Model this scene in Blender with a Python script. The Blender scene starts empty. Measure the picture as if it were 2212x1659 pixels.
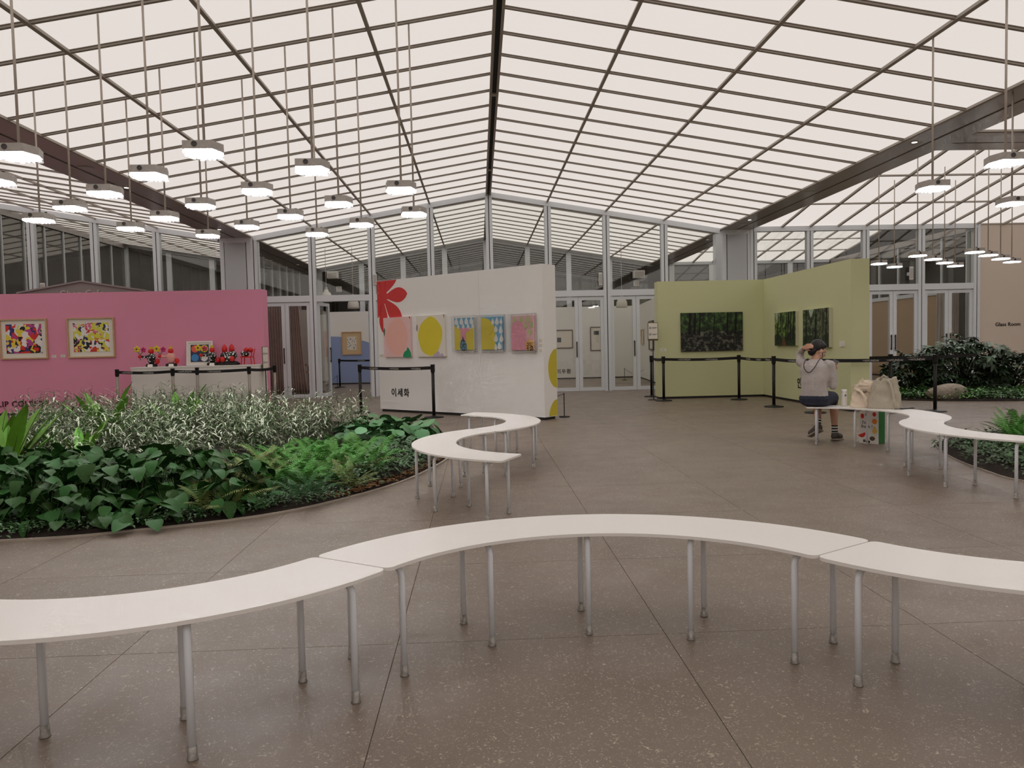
import bpy, math, random
from mathutils import Vector, Matrix
random.seed(7)
SC = bpy.context.scene
COL = SC.collection
PI = math.pi

# ------------------------------------------------------------------ camera
CAMZ, YAW, PITCH, ROLL, FPX = 1.34, 0.0410, -0.0495, -0.0223, 1661.0
def camera():
    fw = Vector((math.sin(YAW)*math.cos(PITCH), math.cos(YAW)*math.cos(PITCH), math.sin(PITCH)))
    r0 = Vector((math.cos(YAW), -math.sin(YAW), 0)); u0 = r0.cross(fw)
    r = r0*math.cos(ROLL)+u0*math.sin(ROLL); u = u0*math.cos(ROLL)-r0*math.sin(ROLL)
    cd = bpy.data.cameras.new('camera'); co = bpy.data.objects.new('camera', cd); COL.objects.link(co)
    M = Matrix((r, u, -fw)).transposed().to_4x4(); M.translation = (0, 0, CAMZ)
    co.matrix_world = M
    cd.sensor_fit = 'HORIZONTAL'; cd.sensor_width = 36.0; cd.lens = FPX*36.0/2212.0
    cd.clip_start = 0.05; cd.clip_end = 300
    SC.camera = co
camera()

# ------------------------------------------------------------------ world and exposure
w = bpy.data.worlds.new('night'); SC.world = w; w.use_nodes = True
w.node_tree.nodes['Background'].inputs[0].default_value = (0.012, 0.010, 0.008, 1)
w.node_tree.nodes['Background'].inputs[1].default_value = 1.0
vs = SC.view_settings
vs.view_transform = 'Standard'; vs.look = 'None'; vs.exposure = EXPOSURE = 0.08; vs.gamma = 1.0; vs.use_curve_mapping = False
cy = SC.cycles
cy.max_bounces = 6; cy.diffuse_bounces = 3; cy.glossy_bounces = 2; cy.transmission_bounces = 4; cy.transparent_max_bounces = 14
cy.caustics_reflective = False; cy.caustics_refractive = False; cy.use_adaptive_sampling = True; cy.adaptive_threshold = 0.10; cy.adaptive_min_samples = 20; cy.use_light_tree = False
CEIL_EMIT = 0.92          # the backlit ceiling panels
LED_EMIT = 28.0           # the pendant lamps' diode plates

# ------------------------------------------------------------------ materials
def lin(c):
    return tuple(((x/255.0)/12.92 if x/255.0 <= 0.04045 else ((x/255.0+0.055)/1.055)**2.4) for x in c)
MATS = {}
def mat(name, rgb, rough=0.6, metal=0.0, spec=0.4, emit=None, estr=0.0, noise=None, bump=None, alpha=None, sheen=0.0):
    """rgb in sRGB 0-255; noise=(scale, amount) mixes a lighter/darker grain; bump=(scale, strength)"""
    if name in MATS: return MATS[name]
    m = bpy.data.materials.new(name); m.use_nodes = True; MATS[name] = m
    nt = m.node_tree; b = nt.nodes['Principled BSDF']
    c = lin(rgb)
    b.inputs['Base Color'].default_value = (*c, 1); b.inputs['Roughness'].default_value = rough
    b.inputs['Metallic'].default_value = metal; b.inputs['Specular IOR Level'].default_value = spec
    if emit:
        b.inputs['Emission Color'].default_value = (*lin(emit), 1); b.inputs['Emission Strength'].default_value = estr
    if sheen: b.inputs['Sheen Weight'].default_value = sheen
    if noise or bump:
        tc = nt.nodes.new('ShaderNodeTexCoord')
    if noise:
        n = nt.nodes.new('ShaderNodeTexNoise'); n.inputs['Scale'].default_value = noise[0]; n.inputs['Detail'].default_value = 4
        nt.links.new(tc.outputs['Object'], n.inputs['Vector'])
        rp = nt.nodes.new('ShaderNodeValToRGB'); a = noise[1]
        rp.color_ramp.elements[0].position = .25; rp.color_ramp.elements[1].position = .75
        rp.color_ramp.elements[0].color = (*[x*(1-a) for x in c], 1); rp.color_ramp.elements[1].color = (*[min(1, x*(1+a)) for x in c], 1)
        nt.links.new(n.outputs['Fac'], rp.inputs['Fac']); nt.links.new(rp.outputs['Color'], b.inputs['Base Color'])
    if bump:
        n2 = nt.nodes.new('ShaderNodeTexNoise'); n2.inputs['Scale'].default_value = bump[0]; n2.inputs['Detail'].default_value = 3
        nt.links.new(tc.outputs['Object'], n2.inputs['Vector'])
        bp = nt.nodes.new('ShaderNodeBump'); bp.inputs['Strength'].default_value = bump[1]; bp.inputs['Distance'].default_value = .02
        nt.links.new(n2.outputs['Fac'], bp.inputs['Height']); nt.links.new(bp.outputs['Normal'], b.inputs['Normal'])
    return m

def glass_mat(name, tint, refl):
    m = bpy.data.materials.new(name); m.use_nodes = True; MATS[name] = m
    nt = m.node_tree; nt.nodes.clear()
    o = nt.nodes.new('ShaderNodeOutputMaterial'); mx = nt.nodes.new('ShaderNodeMixShader')
    t = nt.nodes.new('ShaderNodeBsdfTransparent'); g = nt.nodes.new('ShaderNodeBsdfGlossy')
    t.inputs['Color'].default_value = (*tint, 1); g.inputs['Color'].default_value = (1, 1, 1, 1); g.inputs['Roughness'].default_value = 0.02
    fr = nt.nodes.new('ShaderNodeLayerWeight'); fr.inputs['Blend'].default_value = 0.15
    mp = nt.nodes.new('ShaderNodeMapRange'); mp.inputs['To Min'].default_value = refl; mp.inputs['To Max'].default_value = 0.6
    nt.links.new(fr.outputs['Fresnel'], mp.inputs['Value']); nt.links.new(mp.outputs['Result'], mx.inputs['Fac'])
    nt.links.new(t.outputs[0], mx.inputs[1]); nt.links.new(g.outputs[0], mx.inputs[2]); nt.links.new(mx.outputs[0], o.inputs['Surface'])
    return m

def floor_mat():
    m = bpy.data.materials.new('terrazzo_floor'); m.use_nodes = True; MATS['floor'] = m
    nt = m.node_tree; b = nt.nodes['Principled BSDF']; L = nt.links.new
    tc = nt.nodes.new('ShaderNodeNewGeometry')
    def noise(scale, detail, rough=.55, dist=0):
        n = nt.nodes.new('ShaderNodeTexNoise'); n.inputs['Scale'].default_value = scale; n.inputs['Detail'].default_value = detail
        n.inputs['Roughness'].default_value = rough; n.inputs['Distortion'].default_value = dist; L(tc.outputs['Position'], n.inputs['Vector']); return n
    def ramp(src, p0, c0, p1, c1):
        r = nt.nodes.new('ShaderNodeValToRGB'); r.color_ramp.elements[0].position = p0; r.color_ramp.elements[1].position = p1
        r.color_ramp.elements[0].color = (*c0, 1); r.color_ramp.elements[1].color = (*c1, 1); L(src, r.inputs['Fac']); return r
    big = ramp(noise(1.3, 5).outputs['Fac'], .3, lin((118, 104, 92)), .7, lin((131, 116, 104)))
    def mix(fac, a, bcol):
        x = nt.nodes.new('ShaderNodeMix'); x.data_type = 'RGBA'; L(fac, x.inputs['Factor']); L(a, x.inputs['A'])
        x.inputs['B'].default_value = (*bcol, 1); return x.outputs['Result']
    blk = (0, 0, 0); wht = (1, 1, 1)
    fine = ramp(noise(95, 2).outputs['Fac'], .60, blk, .72, (.55, .55, .55))
    c1 = mix(fine.outputs['Color'], big.outputs['Color'], lin((100, 88, 76)))
    chips = ramp(noise(38, 3, .7, 1.6).outputs['Fac'], .61, blk, .67, (.5, .5, .5))
    c2 = mix(chips.outputs['Color'], c1, lin((205, 190, 168)))
    # sparse patches of pale threads
    th = ramp(noise(26, 2, .5, 4.0).outputs['Fac'], .65, blk, .68, (.75, .75, .75))
    c3 = mix(th.outputs['Color'], c2, lin((200, 186, 166)))
    sp = ramp(noise(150, 1).outputs['Fac'], .68, blk, .73, (.6, .6, .6)); c3 = mix(sp.outputs['Color'], c3, lin((196, 182, 162)))
    L(c3, b.inputs['Base Color'])
    rr = ramp(noise(3, 4).outputs['Fac'], .3, (.36,)*3, .7, (.50,)*3); L(rr.outputs['Color'], b.inputs['Roughness'])
    b.inputs['Specular IOR Level'].default_value = .45
    return m
floor_mat()
glass_mat('clear_glass', (.94, .95, .93), .05)
glass_mat('dark_glass', (.45, .42, .36), .075)
glass_mat('acrylic', (.985, .985, .985), .02)
mat('white_wall', (243, 241, 238), .7)
mat('pink_wall', (234, 154, 182), .75)
mat('green_wall', (212, 214, 168), .75)
mat('beige_wall', (222, 207, 192), .75)
mat('gallery_white', (242, 240, 236), .7)
mat('gallery_blue', (150, 168, 210), .7)
mat('tan_wall', (178, 148, 112), .7)
mat('aluminium', (228, 232, 236), .42, .1)
mat('gasket', (40, 40, 42), .6)
mat('beam_grey', (158, 150, 145), .28, .0, .5)
mat('slot_black', (8, 8, 8), .7)
mat('rail_grey', (172, 162, 152), .5)
mat('black', (18, 17, 17), .5)
mat('bench_white', (240, 236, 232), .32, 0, .5)
mat('bench_leg', (238, 243, 250), .38, .0)
mat('foot_steel', (150, 146, 140), .4, .6, noise=(60, .35))
mat('soil', (40, 29, 21), .95, noise=(30, .5), bump=(60, .8))
mat('pier_grey', (190, 193, 197), .18, .1, .6)
mat('warm_led', (255, 250, 240), emit=(255, 248, 235), estr=3)
mat('handle_brown', (74, 58, 48), .4, .4)
mat('shell_white', (236, 233, 228), .8)
mat('joint', (108, 95, 84), .8)
mat('panel_grey', (190, 186, 176), .7)
mat('mulch', (150, 112, 74), .9, noise=(70, .6), bump=(60, 1))

def panel_mat():
    m = bpy.data.materials.new('ceiling_panel'); m.use_nodes = True; MATS['panel'] = m
    nt = m.node_tree; b = nt.nodes['Principled BSDF']
    b.inputs['Base Color'].default_value = (*lin((96, 94, 92)), 1); b.inputs['Roughness'].default_value = .6
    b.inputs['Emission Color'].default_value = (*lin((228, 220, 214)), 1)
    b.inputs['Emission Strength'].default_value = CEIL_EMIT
    return m
panel_mat()

# ------------------------------------------------------------------ mesh helpers
class MB:
    def __init__(s): s.v = []; s.f = []; s.m = []; s.cur = 0
    def add(s, vs, fs):
        o = len(s.v); s.v += [tuple(x) for x in vs]
        for f in fs: s.f.append(tuple(i+o for i in f)); s.m.append(s.cur)
        return s
    def box(s, x0, x1, y0, y1, z0, z1):
        return s.add([(x0,y0,z0),(x1,y0,z0),(x1,y1,z0),(x0,y1,z0),(x0,y0,z1),(x1,y0,z1),(x1,y1,z1),(x0,y1,z1)],
                     [(0,3,2,1),(4,5,6,7),(0,1,5,4),(1,2,6,5),(2,3,7,6),(3,0,4,7)])
    def panel(s, x0, x1, y0, y1, z0, z1):
        s.box(x0, x1, y0, y1, z0, z1); s.m[-5:] = [1]*5; return s
    def bar(s, p0, p1, w, h, up=(0,0,1)):
        p0 = Vector(p0); p1 = Vector(p1); d = (p1-p0).normalized(); up = Vector(up)
        sd = d.cross(up)
        if sd.length < 1e-5: sd = d.cross(Vector((1,0,0)))
        sd.normalize(); u = sd.cross(d)
        a = sd*(w/2); b = u*(h/2); vs = []
        for p in (p0, p1): vs += [p-a-b, p+a-b, p+a+b, p-a+b]
        return s.add(vs, [(0,3,2,1),(4,5,6,7),(0,1,5,4),(1,2,6,5),(2,3,7,6),(3,0,4,7)])
    def tube(s, pts, rad, n=8, cap=True, flat=None):
        pts = [Vector(p) for p in pts]
        if not isinstance(rad, (list, tuple)): rad = [rad]*len(pts)
        vs = []; fs = []; prev = None
        for i, p in enumerate(pts):
            d = (pts[min(i+1, len(pts)-1)]-pts[max(i-1, 0)])
            if d.length < 1e-9: d = Vector((0,0,1))
            d.normalize()
            if prev is None:
                a = d.orthogonal().normalized() if abs(d.z) > .95 or flat is None else d.cross(Vector(flat)).normalized()
            else:
                a = prev - d*prev.dot(d)
                a = a.normalized() if a.length > 1e-6 else d.orthogonal().normalized()
            prev = a; b = d.cross(a)
            for k in range(n):
                t = 2*PI*k/n; vs.append(p+(a*math.cos(t)+b*math.sin(t))*rad[i])
        for i in range(len(pts)-1):
            for k in range(n):
                fs.append((i*n+k, i*n+(k+1)%n, (i+1)*n+(k+1)%n, (i+1)*n+k))
        if cap:
            fs.append(tuple(reversed(range(n)))); fs.append(tuple((len(pts)-1)*n+k for k in range(n)))
        return s.add(vs, fs)
    def lathe(s, prof, n=16, c=(0,0,0), sx=1, sy=1):
        vs = []; fs = []
        for r, z in prof:
            for k in range(n):
                t = 2*PI*k/n; vs.append((c[0]+r*sx*math.cos(t), c[1]+r*sy*math.sin(t), c[2]+z))
        for i in range(len(prof)-1):
            for k in range(n): fs.append((i*n+k, i*n+(k+1)%n, (i+1)*n+(k+1)%n, (i+1)*n+k))
        fs.append(tuple(reversed(range(n)))); fs.append(tuple((len(prof)-1)*n+k for k in range(n)))
        return s.add(vs, fs)
    def prism(s, poly, z0, z1, M=None):
        n = len(poly); vs = [(x,y,z0) for x,y in poly]+[(x,y,z1) for x,y in poly]
        if M is not None: vs = [M @ Vector(v) for v in vs]
        fs = [tuple(reversed(range(n))), tuple(range(n, 2*n))]+[(i,(i+1)%n,n+(i+1)%n,n+i) for i in range(n)]
        return s.add(vs, fs)
    def ball(s, c, r, n=10, m=6, sc=(1,1,1)):
        vs = [(c[0],c[1],c[2]-r*sc[2])]; fs = []
        for i in range(1, m):
            a = -PI/2+PI*i/m
            for k in range(n):
                t = 2*PI*k/n; vs.append((c[0]+r*sc[0]*math.cos(a)*math.cos(t), c[1]+r*sc[1]*math.cos(a)*math.sin(t), c[2]+r*sc[2]*math.sin(a)))
        vs.append((c[0],c[1],c[2]+r*sc[2]))
        for k in range(n): fs.append((0, 1+(k+1)%n, 1+k))
        for i in range(m-2):
            for k in range(n): fs.append((1+i*n+k, 1+i*n+(k+1)%n, 1+(i+1)*n+(k+1)%n, 1+(i+1)*n+k))
        o = 1+(m-2)*n
        for k in range(n): fs.append((o+k, o+(k+1)%n, len(vs)-1))
        return s.add(vs, fs)
    def mesh(s, name, mats, smooth=False):
        me = bpy.data.meshes.new(name); me.from_pydata(s.v, [], s.f)
        if not isinstance(mats, (list, tuple)): mats = [mats]
        for m in mats: me.materials.append(MATS[m] if isinstance(m, str) else m)
        if len(mats) > 1: me.polygons.foreach_set('material_index', s.m)
        if smooth: me.polygons.foreach_set('use_smooth', [True]*len(me.polygons))
        me.update(); return me
    def build(s, name, mats, parent=None, loc=(0,0,0), rot=(0,0,0), smooth=False):
        return obj(name, s.mesh(name, mats, smooth), parent, loc, rot)
def obj(name, me, parent=None, loc=(0,0,0), rot=(0,0,0), scale=None):
    o = bpy.data.objects.new(name, me); COL.objects.link(o); o.parent = parent
    o.location = loc; o.rotation_euler = rot
    if scale: o.scale = scale
    return o
def tag(o, label, cat, group=None):
    o['label'] = label; o['category'] = cat
    if group: o['group'] = group
    return o
def thing(name, label, cat, loc=(0,0,0), rotz=0, group=None):
    return tag(obj(name, None, None, loc, (0,0,rotz)), label, cat, group)
def struct(o, label=None):
    o['kind'] = 'structure'
    if label: o['label'] = label
    return o
def copy_tree(o, parent=None):
    c = o.copy(); COL.objects.link(c); c.parent = parent
    for ch in list(o.children): copy_tree(ch, c)
    return c
def bevel(me, width, seg=2):
    import bmesh
    bm = bmesh.new(); bm.from_mesh(me)
    bmesh.ops.bevel(bm, geom=bm.edges[:], offset=width, segments=seg, affect='EDGES', profile=.5)
    bm.to_mesh(me); bm.free(); return me
def text_mesh(s, size, depth=.002, bold=0.0, spacing=1.0, matname='black', align='LEFT'):
    cu = bpy.data.curves.new('lettering', 'FONT'); cu.body = s; cu.size = size; cu.extrude = depth; cu.offset = bold*size
    cu.space_character = spacing; cu.align_x = align; cu.resolution_u = 3
    o = bpy.data.objects.new('tmp', cu); COL.objects.link(o)
    dg = bpy.context.evaluated_depsgraph_get(); me = bpy.data.meshes.new_from_object(o.evaluated_get(dg))
    bpy.data.objects.remove(o); bpy.data.curves.remove(cu)
    me.name = 'lettering'; me.materials.clear(); me.materials.append(MATS[matname])
    return me
UPR = (PI/2, 0, 0)     # text or a drawing standing upright, facing -Y

# ------------------------------------------------------------------ the setting: roof geometry
XR, ZR, SL, A, D, Y0, YW, YB = .346, 5.663, .1692, 1.6536, .7951, 9.9656, 21.85, 31.0
XL, XV = XR-4*A, XR+4*A            # inner edges of the two valley beams
ZV = ZR-SL*4*A
AL = math.atan(SL)
def zmain(x): return ZR-SL*abs(x-XR)
mat('ink_wine', (66, 22, 40), .6); mat('ink_grey', (120, 118, 116), .7); mat('seam', (190, 185, 178), .8)
mat('flower_red', (214, 62, 62), .6); mat('mustard', (206, 190, 64), .6); mat('frame_oak', (205, 168, 128), .5, noise=(14, .12))
mat('paper', (238, 232, 220), .7); mat('frame_walnut', (84, 60, 44), .5); mat('frame_white', (235, 232, 228), .5)
for n_, c_ in dict(canvas_pink=(238,200,198), salmon=(245,188,174), leaf_emerald=(36,150,96), moss=(96,120,80), canvas_cream=(232,226,214), lemon=(226,208,60),
                   lilac=(196,176,196), mauve=(160,136,140), sky=(112,178,214), sky_canvas=(112,178,214), white_paint=(240,240,238), rose=(236,158,178), rose_pale=(236,186,190),
                   teal_dark=(24,44,60), pistachio=(196,200,140), amber=(232,176,84)).items(): mat(n_, c_, .6)
mat('case_edge', (214, 220, 218), .2)
mat('lamp_housing', (178, 171, 165), .5, .2, noise=(20, .12)); mat('lamp_clear', (235, 238, 242), .15)
mat('led', (255, 255, 255), emit=(250, 252, 255), estr=LED_EMIT); mat('led_lens', (255, 255, 255), emit=(250, 252, 255), estr=3.0).cycles.emission_sampling = 'NONE'
mat('panel_edge', (200, 196, 190), .6)
mat('knockout', (74, 70, 68), .5)
mat('rod', (190, 178, 166), .4, .3); mat('steel', (160, 150, 140), .35, .5); mat('belt', (20, 19, 20), .7); mat('print_white', (214, 210, 200), .6)
mat('post_black', (22, 21, 20), .45); mat('plinth_white', (236, 231, 224), .7); mat('curtain', (184, 166, 154), .9, noise=(8, .12)); mat('curtain_pale', (200, 188, 176), .9)
mat('wood_cart', (176, 150, 124), .6); mat('cart_dark', (44, 34, 30), .6); mat('kiosk_grey', (150, 142, 138), .5); mat('kiosk_letter', (205, 196, 188), .5)
mat('red_gloss', (214, 40, 36), .3); mat('yellow_gloss', (236, 208, 50), .35); mat('magenta_gloss', (206, 40, 110), .35); mat('pink_soft', (236, 170, 160), .5); mat('stalk_green', (40, 120, 60), .5)
mat('spk_white', (224, 222, 218), .5); mat('bell_glass', (214, 210, 202), .25); mat('brown_board', (98, 84, 60), .6)
def patterned(name, a, b, scale):
    m = bpy.data.materials.new(name); m.use_nodes = True; MATS[name] = m; nt = m.node_tree; bs = nt.nodes['Principled BSDF']
    tc = nt.nodes.new('ShaderNodeTexCoord'); v = nt.nodes.new('ShaderNodeTexVoronoi'); v.inputs['Scale'].default_value = scale
    r = nt.nodes.new('ShaderNodeValToRGB'); r.color_ramp.interpolation = 'CONSTANT'; r.color_ramp.elements[0].color = (*lin(a), 1); r.color_ramp.elements[1].color = (*lin(b), 1); r.color_ramp.elements[1].position = .36
    nt.links.new(tc.outputs['Object'], v.inputs['Vector']); nt.links.new(v.outputs['Distance'], r.inputs['Fac']); nt.links.new(r.outputs['Color'], bs.inputs['Base Color']); bs.inputs['Roughness'].default_value = .4
patterned('dotted_black', (238, 236, 230), (20, 20, 20), 22)
mat('coral', (236, 104, 84), .6); mat('azure', (70, 140, 200), .6); mat('print_navy', (60, 62, 92), .6); mat('slate', (86, 92, 100), .7); mat('tan_mount', (216, 188, 148), .7)
mat('edging', (176, 164, 150), .5); mat('granite', (146, 134, 122), .85, noise=(14, .3), bump=(30, .4))

# ------------------------------------------------------------------ floor
def build_floor():
    fl = MB().box(-14.5, 19, -20.2, 31.2, -.06, -.005).build('floor', 'joint'); struct(fl)
    TX, TY, JX, JY, G = 1.2275, 1.25, -.405, 3.45, .0032
    tile = MB().box(-TX/2+G/2, TX/2-G/2, -TY/2+G/2, TY/2-G/2, -.005, 0).mesh('tile', 'floor')
    cells = []
    for i in range(-13, 17):
        for j in range(-19, 24):
            cx, cy = JX+(i+.5)*TX, JY+(j+.5)*TY
            if cx < -14.6 or cx > 19 or cy > 31.6: continue
            seen = cy > 1.9 and abs(cx-.04*cy) < .70*cy+.8 and cy < 21.3
            cells.append((not seen, math.hypot(cx, cy), cx, cy))
    cells.sort()
    rest = MB(); n = 0
    for hid, d, cx, cy in cells:
        if not hid and n < 290:
            obj('floor_tile', tile, fl, (cx, cy, 0)); n += 1
        else:
            rest.box(cx-TX/2+G/2, cx+TX/2-G/2, cy-TY/2+G/2, cy+TY/2-G/2, -.005, 0)
    o = rest.build('floor_tile', 'floor', fl); o['kind'] = 'stuff'
build_floor()

# ------------------------------------------------------------------ ceilings
def slope_panels(parent, side, xin, zin, bays, k0, k1, rise, y_end=None):
    """panels on a plane that starts at x=xin and goes to side*bays*A; z changes by rise per metre outwards"""
    ang = math.atan(rise); W = A/math.cos(ang)
    pm = MB().panel(-W/2+.02, W/2-.02, -D/2+.02, D/2-.02, 0, .012).mesh('panel', ['panel', 'panel_edge'])
    rl = W*bays
    rail = MB().box(-rl/2, rl/2, -.012, .030, -.030, -.004).box(-rl/2, rl/2, -.026, .026, -.006, .012).mesh('rail', 'rail_grey')
    rot = (0, -side*ang, 0)
    def pt(u, y): return (xin+side*u*A, y, zin+rise*u*A)
    for k in range(k0, k1+1):
        y = Y0+k*D
        obj('cross_rail', rail, parent, pt(bays/2, y), rot)
        if k == k1: break
        for i in range(bays):
            obj('panel', pm, parent, pt(i+.5, y+D/2), rot)
    L = (k1-k0)*D; ym = Y0+(k0+k1)/2*D
    for i in range(0, bays+1):
        MB().box(-.024, .024, -L/2, L/2, -.040, .012).build('main_rail', 'rail_grey', parent, pt(i, ym), rot)
def stuff_panels(parent, side, xin, zin, width, y0, y1, rise):
    x1 = xin+side*width; z1 = zin+rise*width
    mb = MB(); mb.add([(xin,y0,zin),(x1,y0,z1),(x1,y1,z1),(xin,y1,zin),(xin,y0,zin+.012),(x1,y0,z1+.012),(x1,y1,z1+.012),(xin,y1,zin+.012)],
                      [(0,3,2,1),(4,5,6,7),(0,1,5,4),(1,2,6,5),(2,3,7,6),(3,0,4,7)])
    o = mb.build('panel', 'panel', parent); o['kind'] = 'stuff'
KB = 26                                # last full row before the far glass
nave = struct(obj('ceiling', None), 'pitched ceiling of pale backlit panels over the middle hall')
for sd in (-1, 1):
    slope_panels(nave, sd, XR, ZR, 4, -6, KB, -SL)
    stuff_panels(nave, sd, XR, ZR, 4*A, -20.2, Y0-6*D, -SL)
# ridge: two grey rails and a black slot in lengths
yy = [-8.0, 3.6, 9.0-3.2, Y0+3.98*D, Y0+10.95*D, YW-.1, YB-.1]
MB().box(XR-.075, XR-.035, -20, YB, ZR-.10, ZR+.01).build('ridge_rail', 'rail_grey', nave)
MB().box(XR+.035, XR+.075, -20, YB, ZR-.10, ZR+.01).build('ridge_rail', 'rail_grey', nave)
for a, b in ((-20, Y0+3.95*D), (Y0+4.1*D, Y0+10.9*D), (Y0+11.05*D, YW-.12), (YW+.12, YB-.1)):
    MB().box(XR-.035, XR+.035, a, b, ZR-.075, ZR).build('ridge_slot', 'slot_black', nave)
for y in (Y0+4.02*D, Y0+10.97*D):
    MB().box(XR-.075, XR+.075, y-.05, y+.05, ZR-.11, ZR-.02).build('ridge_cap', 'rail_grey', nave)

lwing = struct(obj('ceiling', None), 'pitched ceiling beyond the left beam')
XLW = XL-.88
slope_panels(lwing, -1, XLW, ZV, 4, 1, KB, SL)
stuff_panels(lwing, -1, XLW, ZV, 4*A, -20.2, Y0+D, SL)

def y_panels(parent, x0, x1, segs, dx=.80):
    """ceiling sloping along Y: segs = list of (ya, za, yb, zb, rows)"""
    n = max(1, round((x1-x0)/dx)); w = (x1-x0)/n
    for ya, za, yb, zb, rows in segs:
        ang = math.atan2(zb-za, yb-ya) if yb > ya else math.atan2(za-zb, ya-yb)
        Ls = math.hypot(yb-ya, zb-za)/rows
        pm = MB().panel(-w/2+.02, w/2-.02, -Ls/2+.02, Ls/2-.02, 0, .012).mesh('panel', ['panel', 'panel_edge'])
        long_ = MB().box(-.03, .03, -Ls*rows/2, Ls*rows/2, -.05, .012).mesh('main_rail', 'rail_grey')
        cr = MB().box(x0, x1, -.022, .022, -.035, .012).mesh('cross_rail', 'rail_grey')
        for r in range(rows+1):
            t = r/rows; obj('cross_rail', cr, parent, (0, ya+(yb-ya)*t, za+(zb-za)*t), (ang, 0, 0))
        for c in range(n+1):
            obj('main_rail', long_, parent, (x0+c*w, (ya+yb)/2, (za+zb)/2), (ang, 0, 0))
        for c in range(n):
            for r in range(rows):
                t = (r+.5)/rows; obj('panel', pm, parent, (x0+(c+.5)*w, ya+(yb-ya)*t, za+(zb-za)*t), (ang, 0, 0))
XRW = XV+.87
RG = 4.575+SL*(YW-16.27)
rwing = struct(obj('ceiling', None), 'panelled ceiling sloping up from the glass wall beyond the right beam')
y_panels(rwing, XRW+.06, XRW+.06+13*.817, [(YW, 4.575, 16.27, RG, 3), (16.27, RG, 12.96, 4.575, 2), (12.0, 4.575, 7.5, 4.575+.75, 2)], .817)
o_ = MB().add([(XRW,-20,4.575),(18.4,-20,4.575),(18.4,7.5,5.32),(XRW,7.5,5.32),(XRW,-20,4.6),(18.4,-20,4.6),(18.4,7.5,5.34),(XRW,7.5,5.34)],
              [(0,3,2,1),(4,5,6,7),(0,1,5,4),(1,2,6,5),(2,3,7,6),(3,0,4,7)]).build('panel', 'panel', rwing); o_['kind'] = 'stuff'
bwing = struct(obj('ceiling', None), 'panelled ceiling of the room behind the glass on the right')
y_panels(bwing, XRW+.06, 14.36, [(YW+.1, 4.575, 26.4, 5.25, 3), (26.4, 5.25, YB, 4.575, 3)], .817)

# ------------------------------------------------------------------ beams
def soffit_beam(n, x0, x1, y0, y1, along, lights=()):
    b = struct(obj('trim_%d' % n, None))
    if along == 'y':
        c = (x0+x1)/2
        MB().box(x0, c-.026, y0, y1, 4.50, 4.66).build('soffit', 'beam_grey', b)
        MB().box(c+.026, x1, y0, y1, 4.50, 4.66).build('soffit', 'beam_grey', b)
        MB().box(c-.027, c+.027, y0, y1, 4.53, 4.66).build('slot', 'slot_black', b)
    else:
        c = (y0+y1)/2
        MB().box(x0, x1, y0, c-.026, 4.50, 4.66).build('soffit', 'beam_grey', b)
        MB().box(x0, x1, c+.026, y1, 4.50, 4.66).build('soffit', 'beam_grey', b)
        MB().box(x0, x1, c-.027, c+.027, 4.53, 4.66).build('slot', 'slot_black', b)
    for x, y in lights:
        MB().lathe([(.055,-.012),(.06,0)], 12, (x, y, 4.5)).build('downlight_ring', 'rail_grey', b)
        MB().lathe([(.042,-.016),(.042,-.010)], 12, (x, y, 4.5)).build('downlight', 'warm_led', b)
    return b
bl = soffit_beam(1, XL-.88, XL, -20, YB, 'y', ((-6.6, 20.2), (-6.6, 15.0)))
br = soffit_beam(2, XV, XV+.87, -20, YB, 'y', ((7.12, 12.35), (7.13, 20.0)))
bx = soffit_beam(3, XV+.87, 18.5, 12.0, 12.95, 'x')
for b, x, y in ((br, 7.25, 20.7), (bl, -6.55, 13.4), (br, 7.14, 16.4)):
    MB().lathe([(.12,-.014),(.14,0)], 16, (x, y, 4.5)).build('access_cover', 'beam_grey', b)

# ------------------------------------------------------------------ outer walls
def wall(name, mb, m, label=None): return struct(mb.build(name, m), label)
wall('wall_left', MB().box(-14.5, -14.2, -20.2, YW, 0, 6.0), 'shell_white')
wall('wall_right', MB().box(18.5, 18.8, -20.2, YW, 0, 6.0), 'shell_white')
wall('wall_back', MB().box(-14.5, 18.8, -20.4, -20.2, 0, 6.2), 'shell_white')
wf = wall('wall_front', MB().box(14.52, 18.8, YW, YW+.25, .14, 4.60).box(14.52, 18.8, YW+.03, YW+.25, 0, .14), 'beige_wall', 'plain beige wall beside the glass doors')
tm = text_mesh('Glass Room', .155, .004, .004, 1.0, 'black')
obj('lettering', tm, wf, (15.02, YW-.006, 1.60), UPR)

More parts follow.
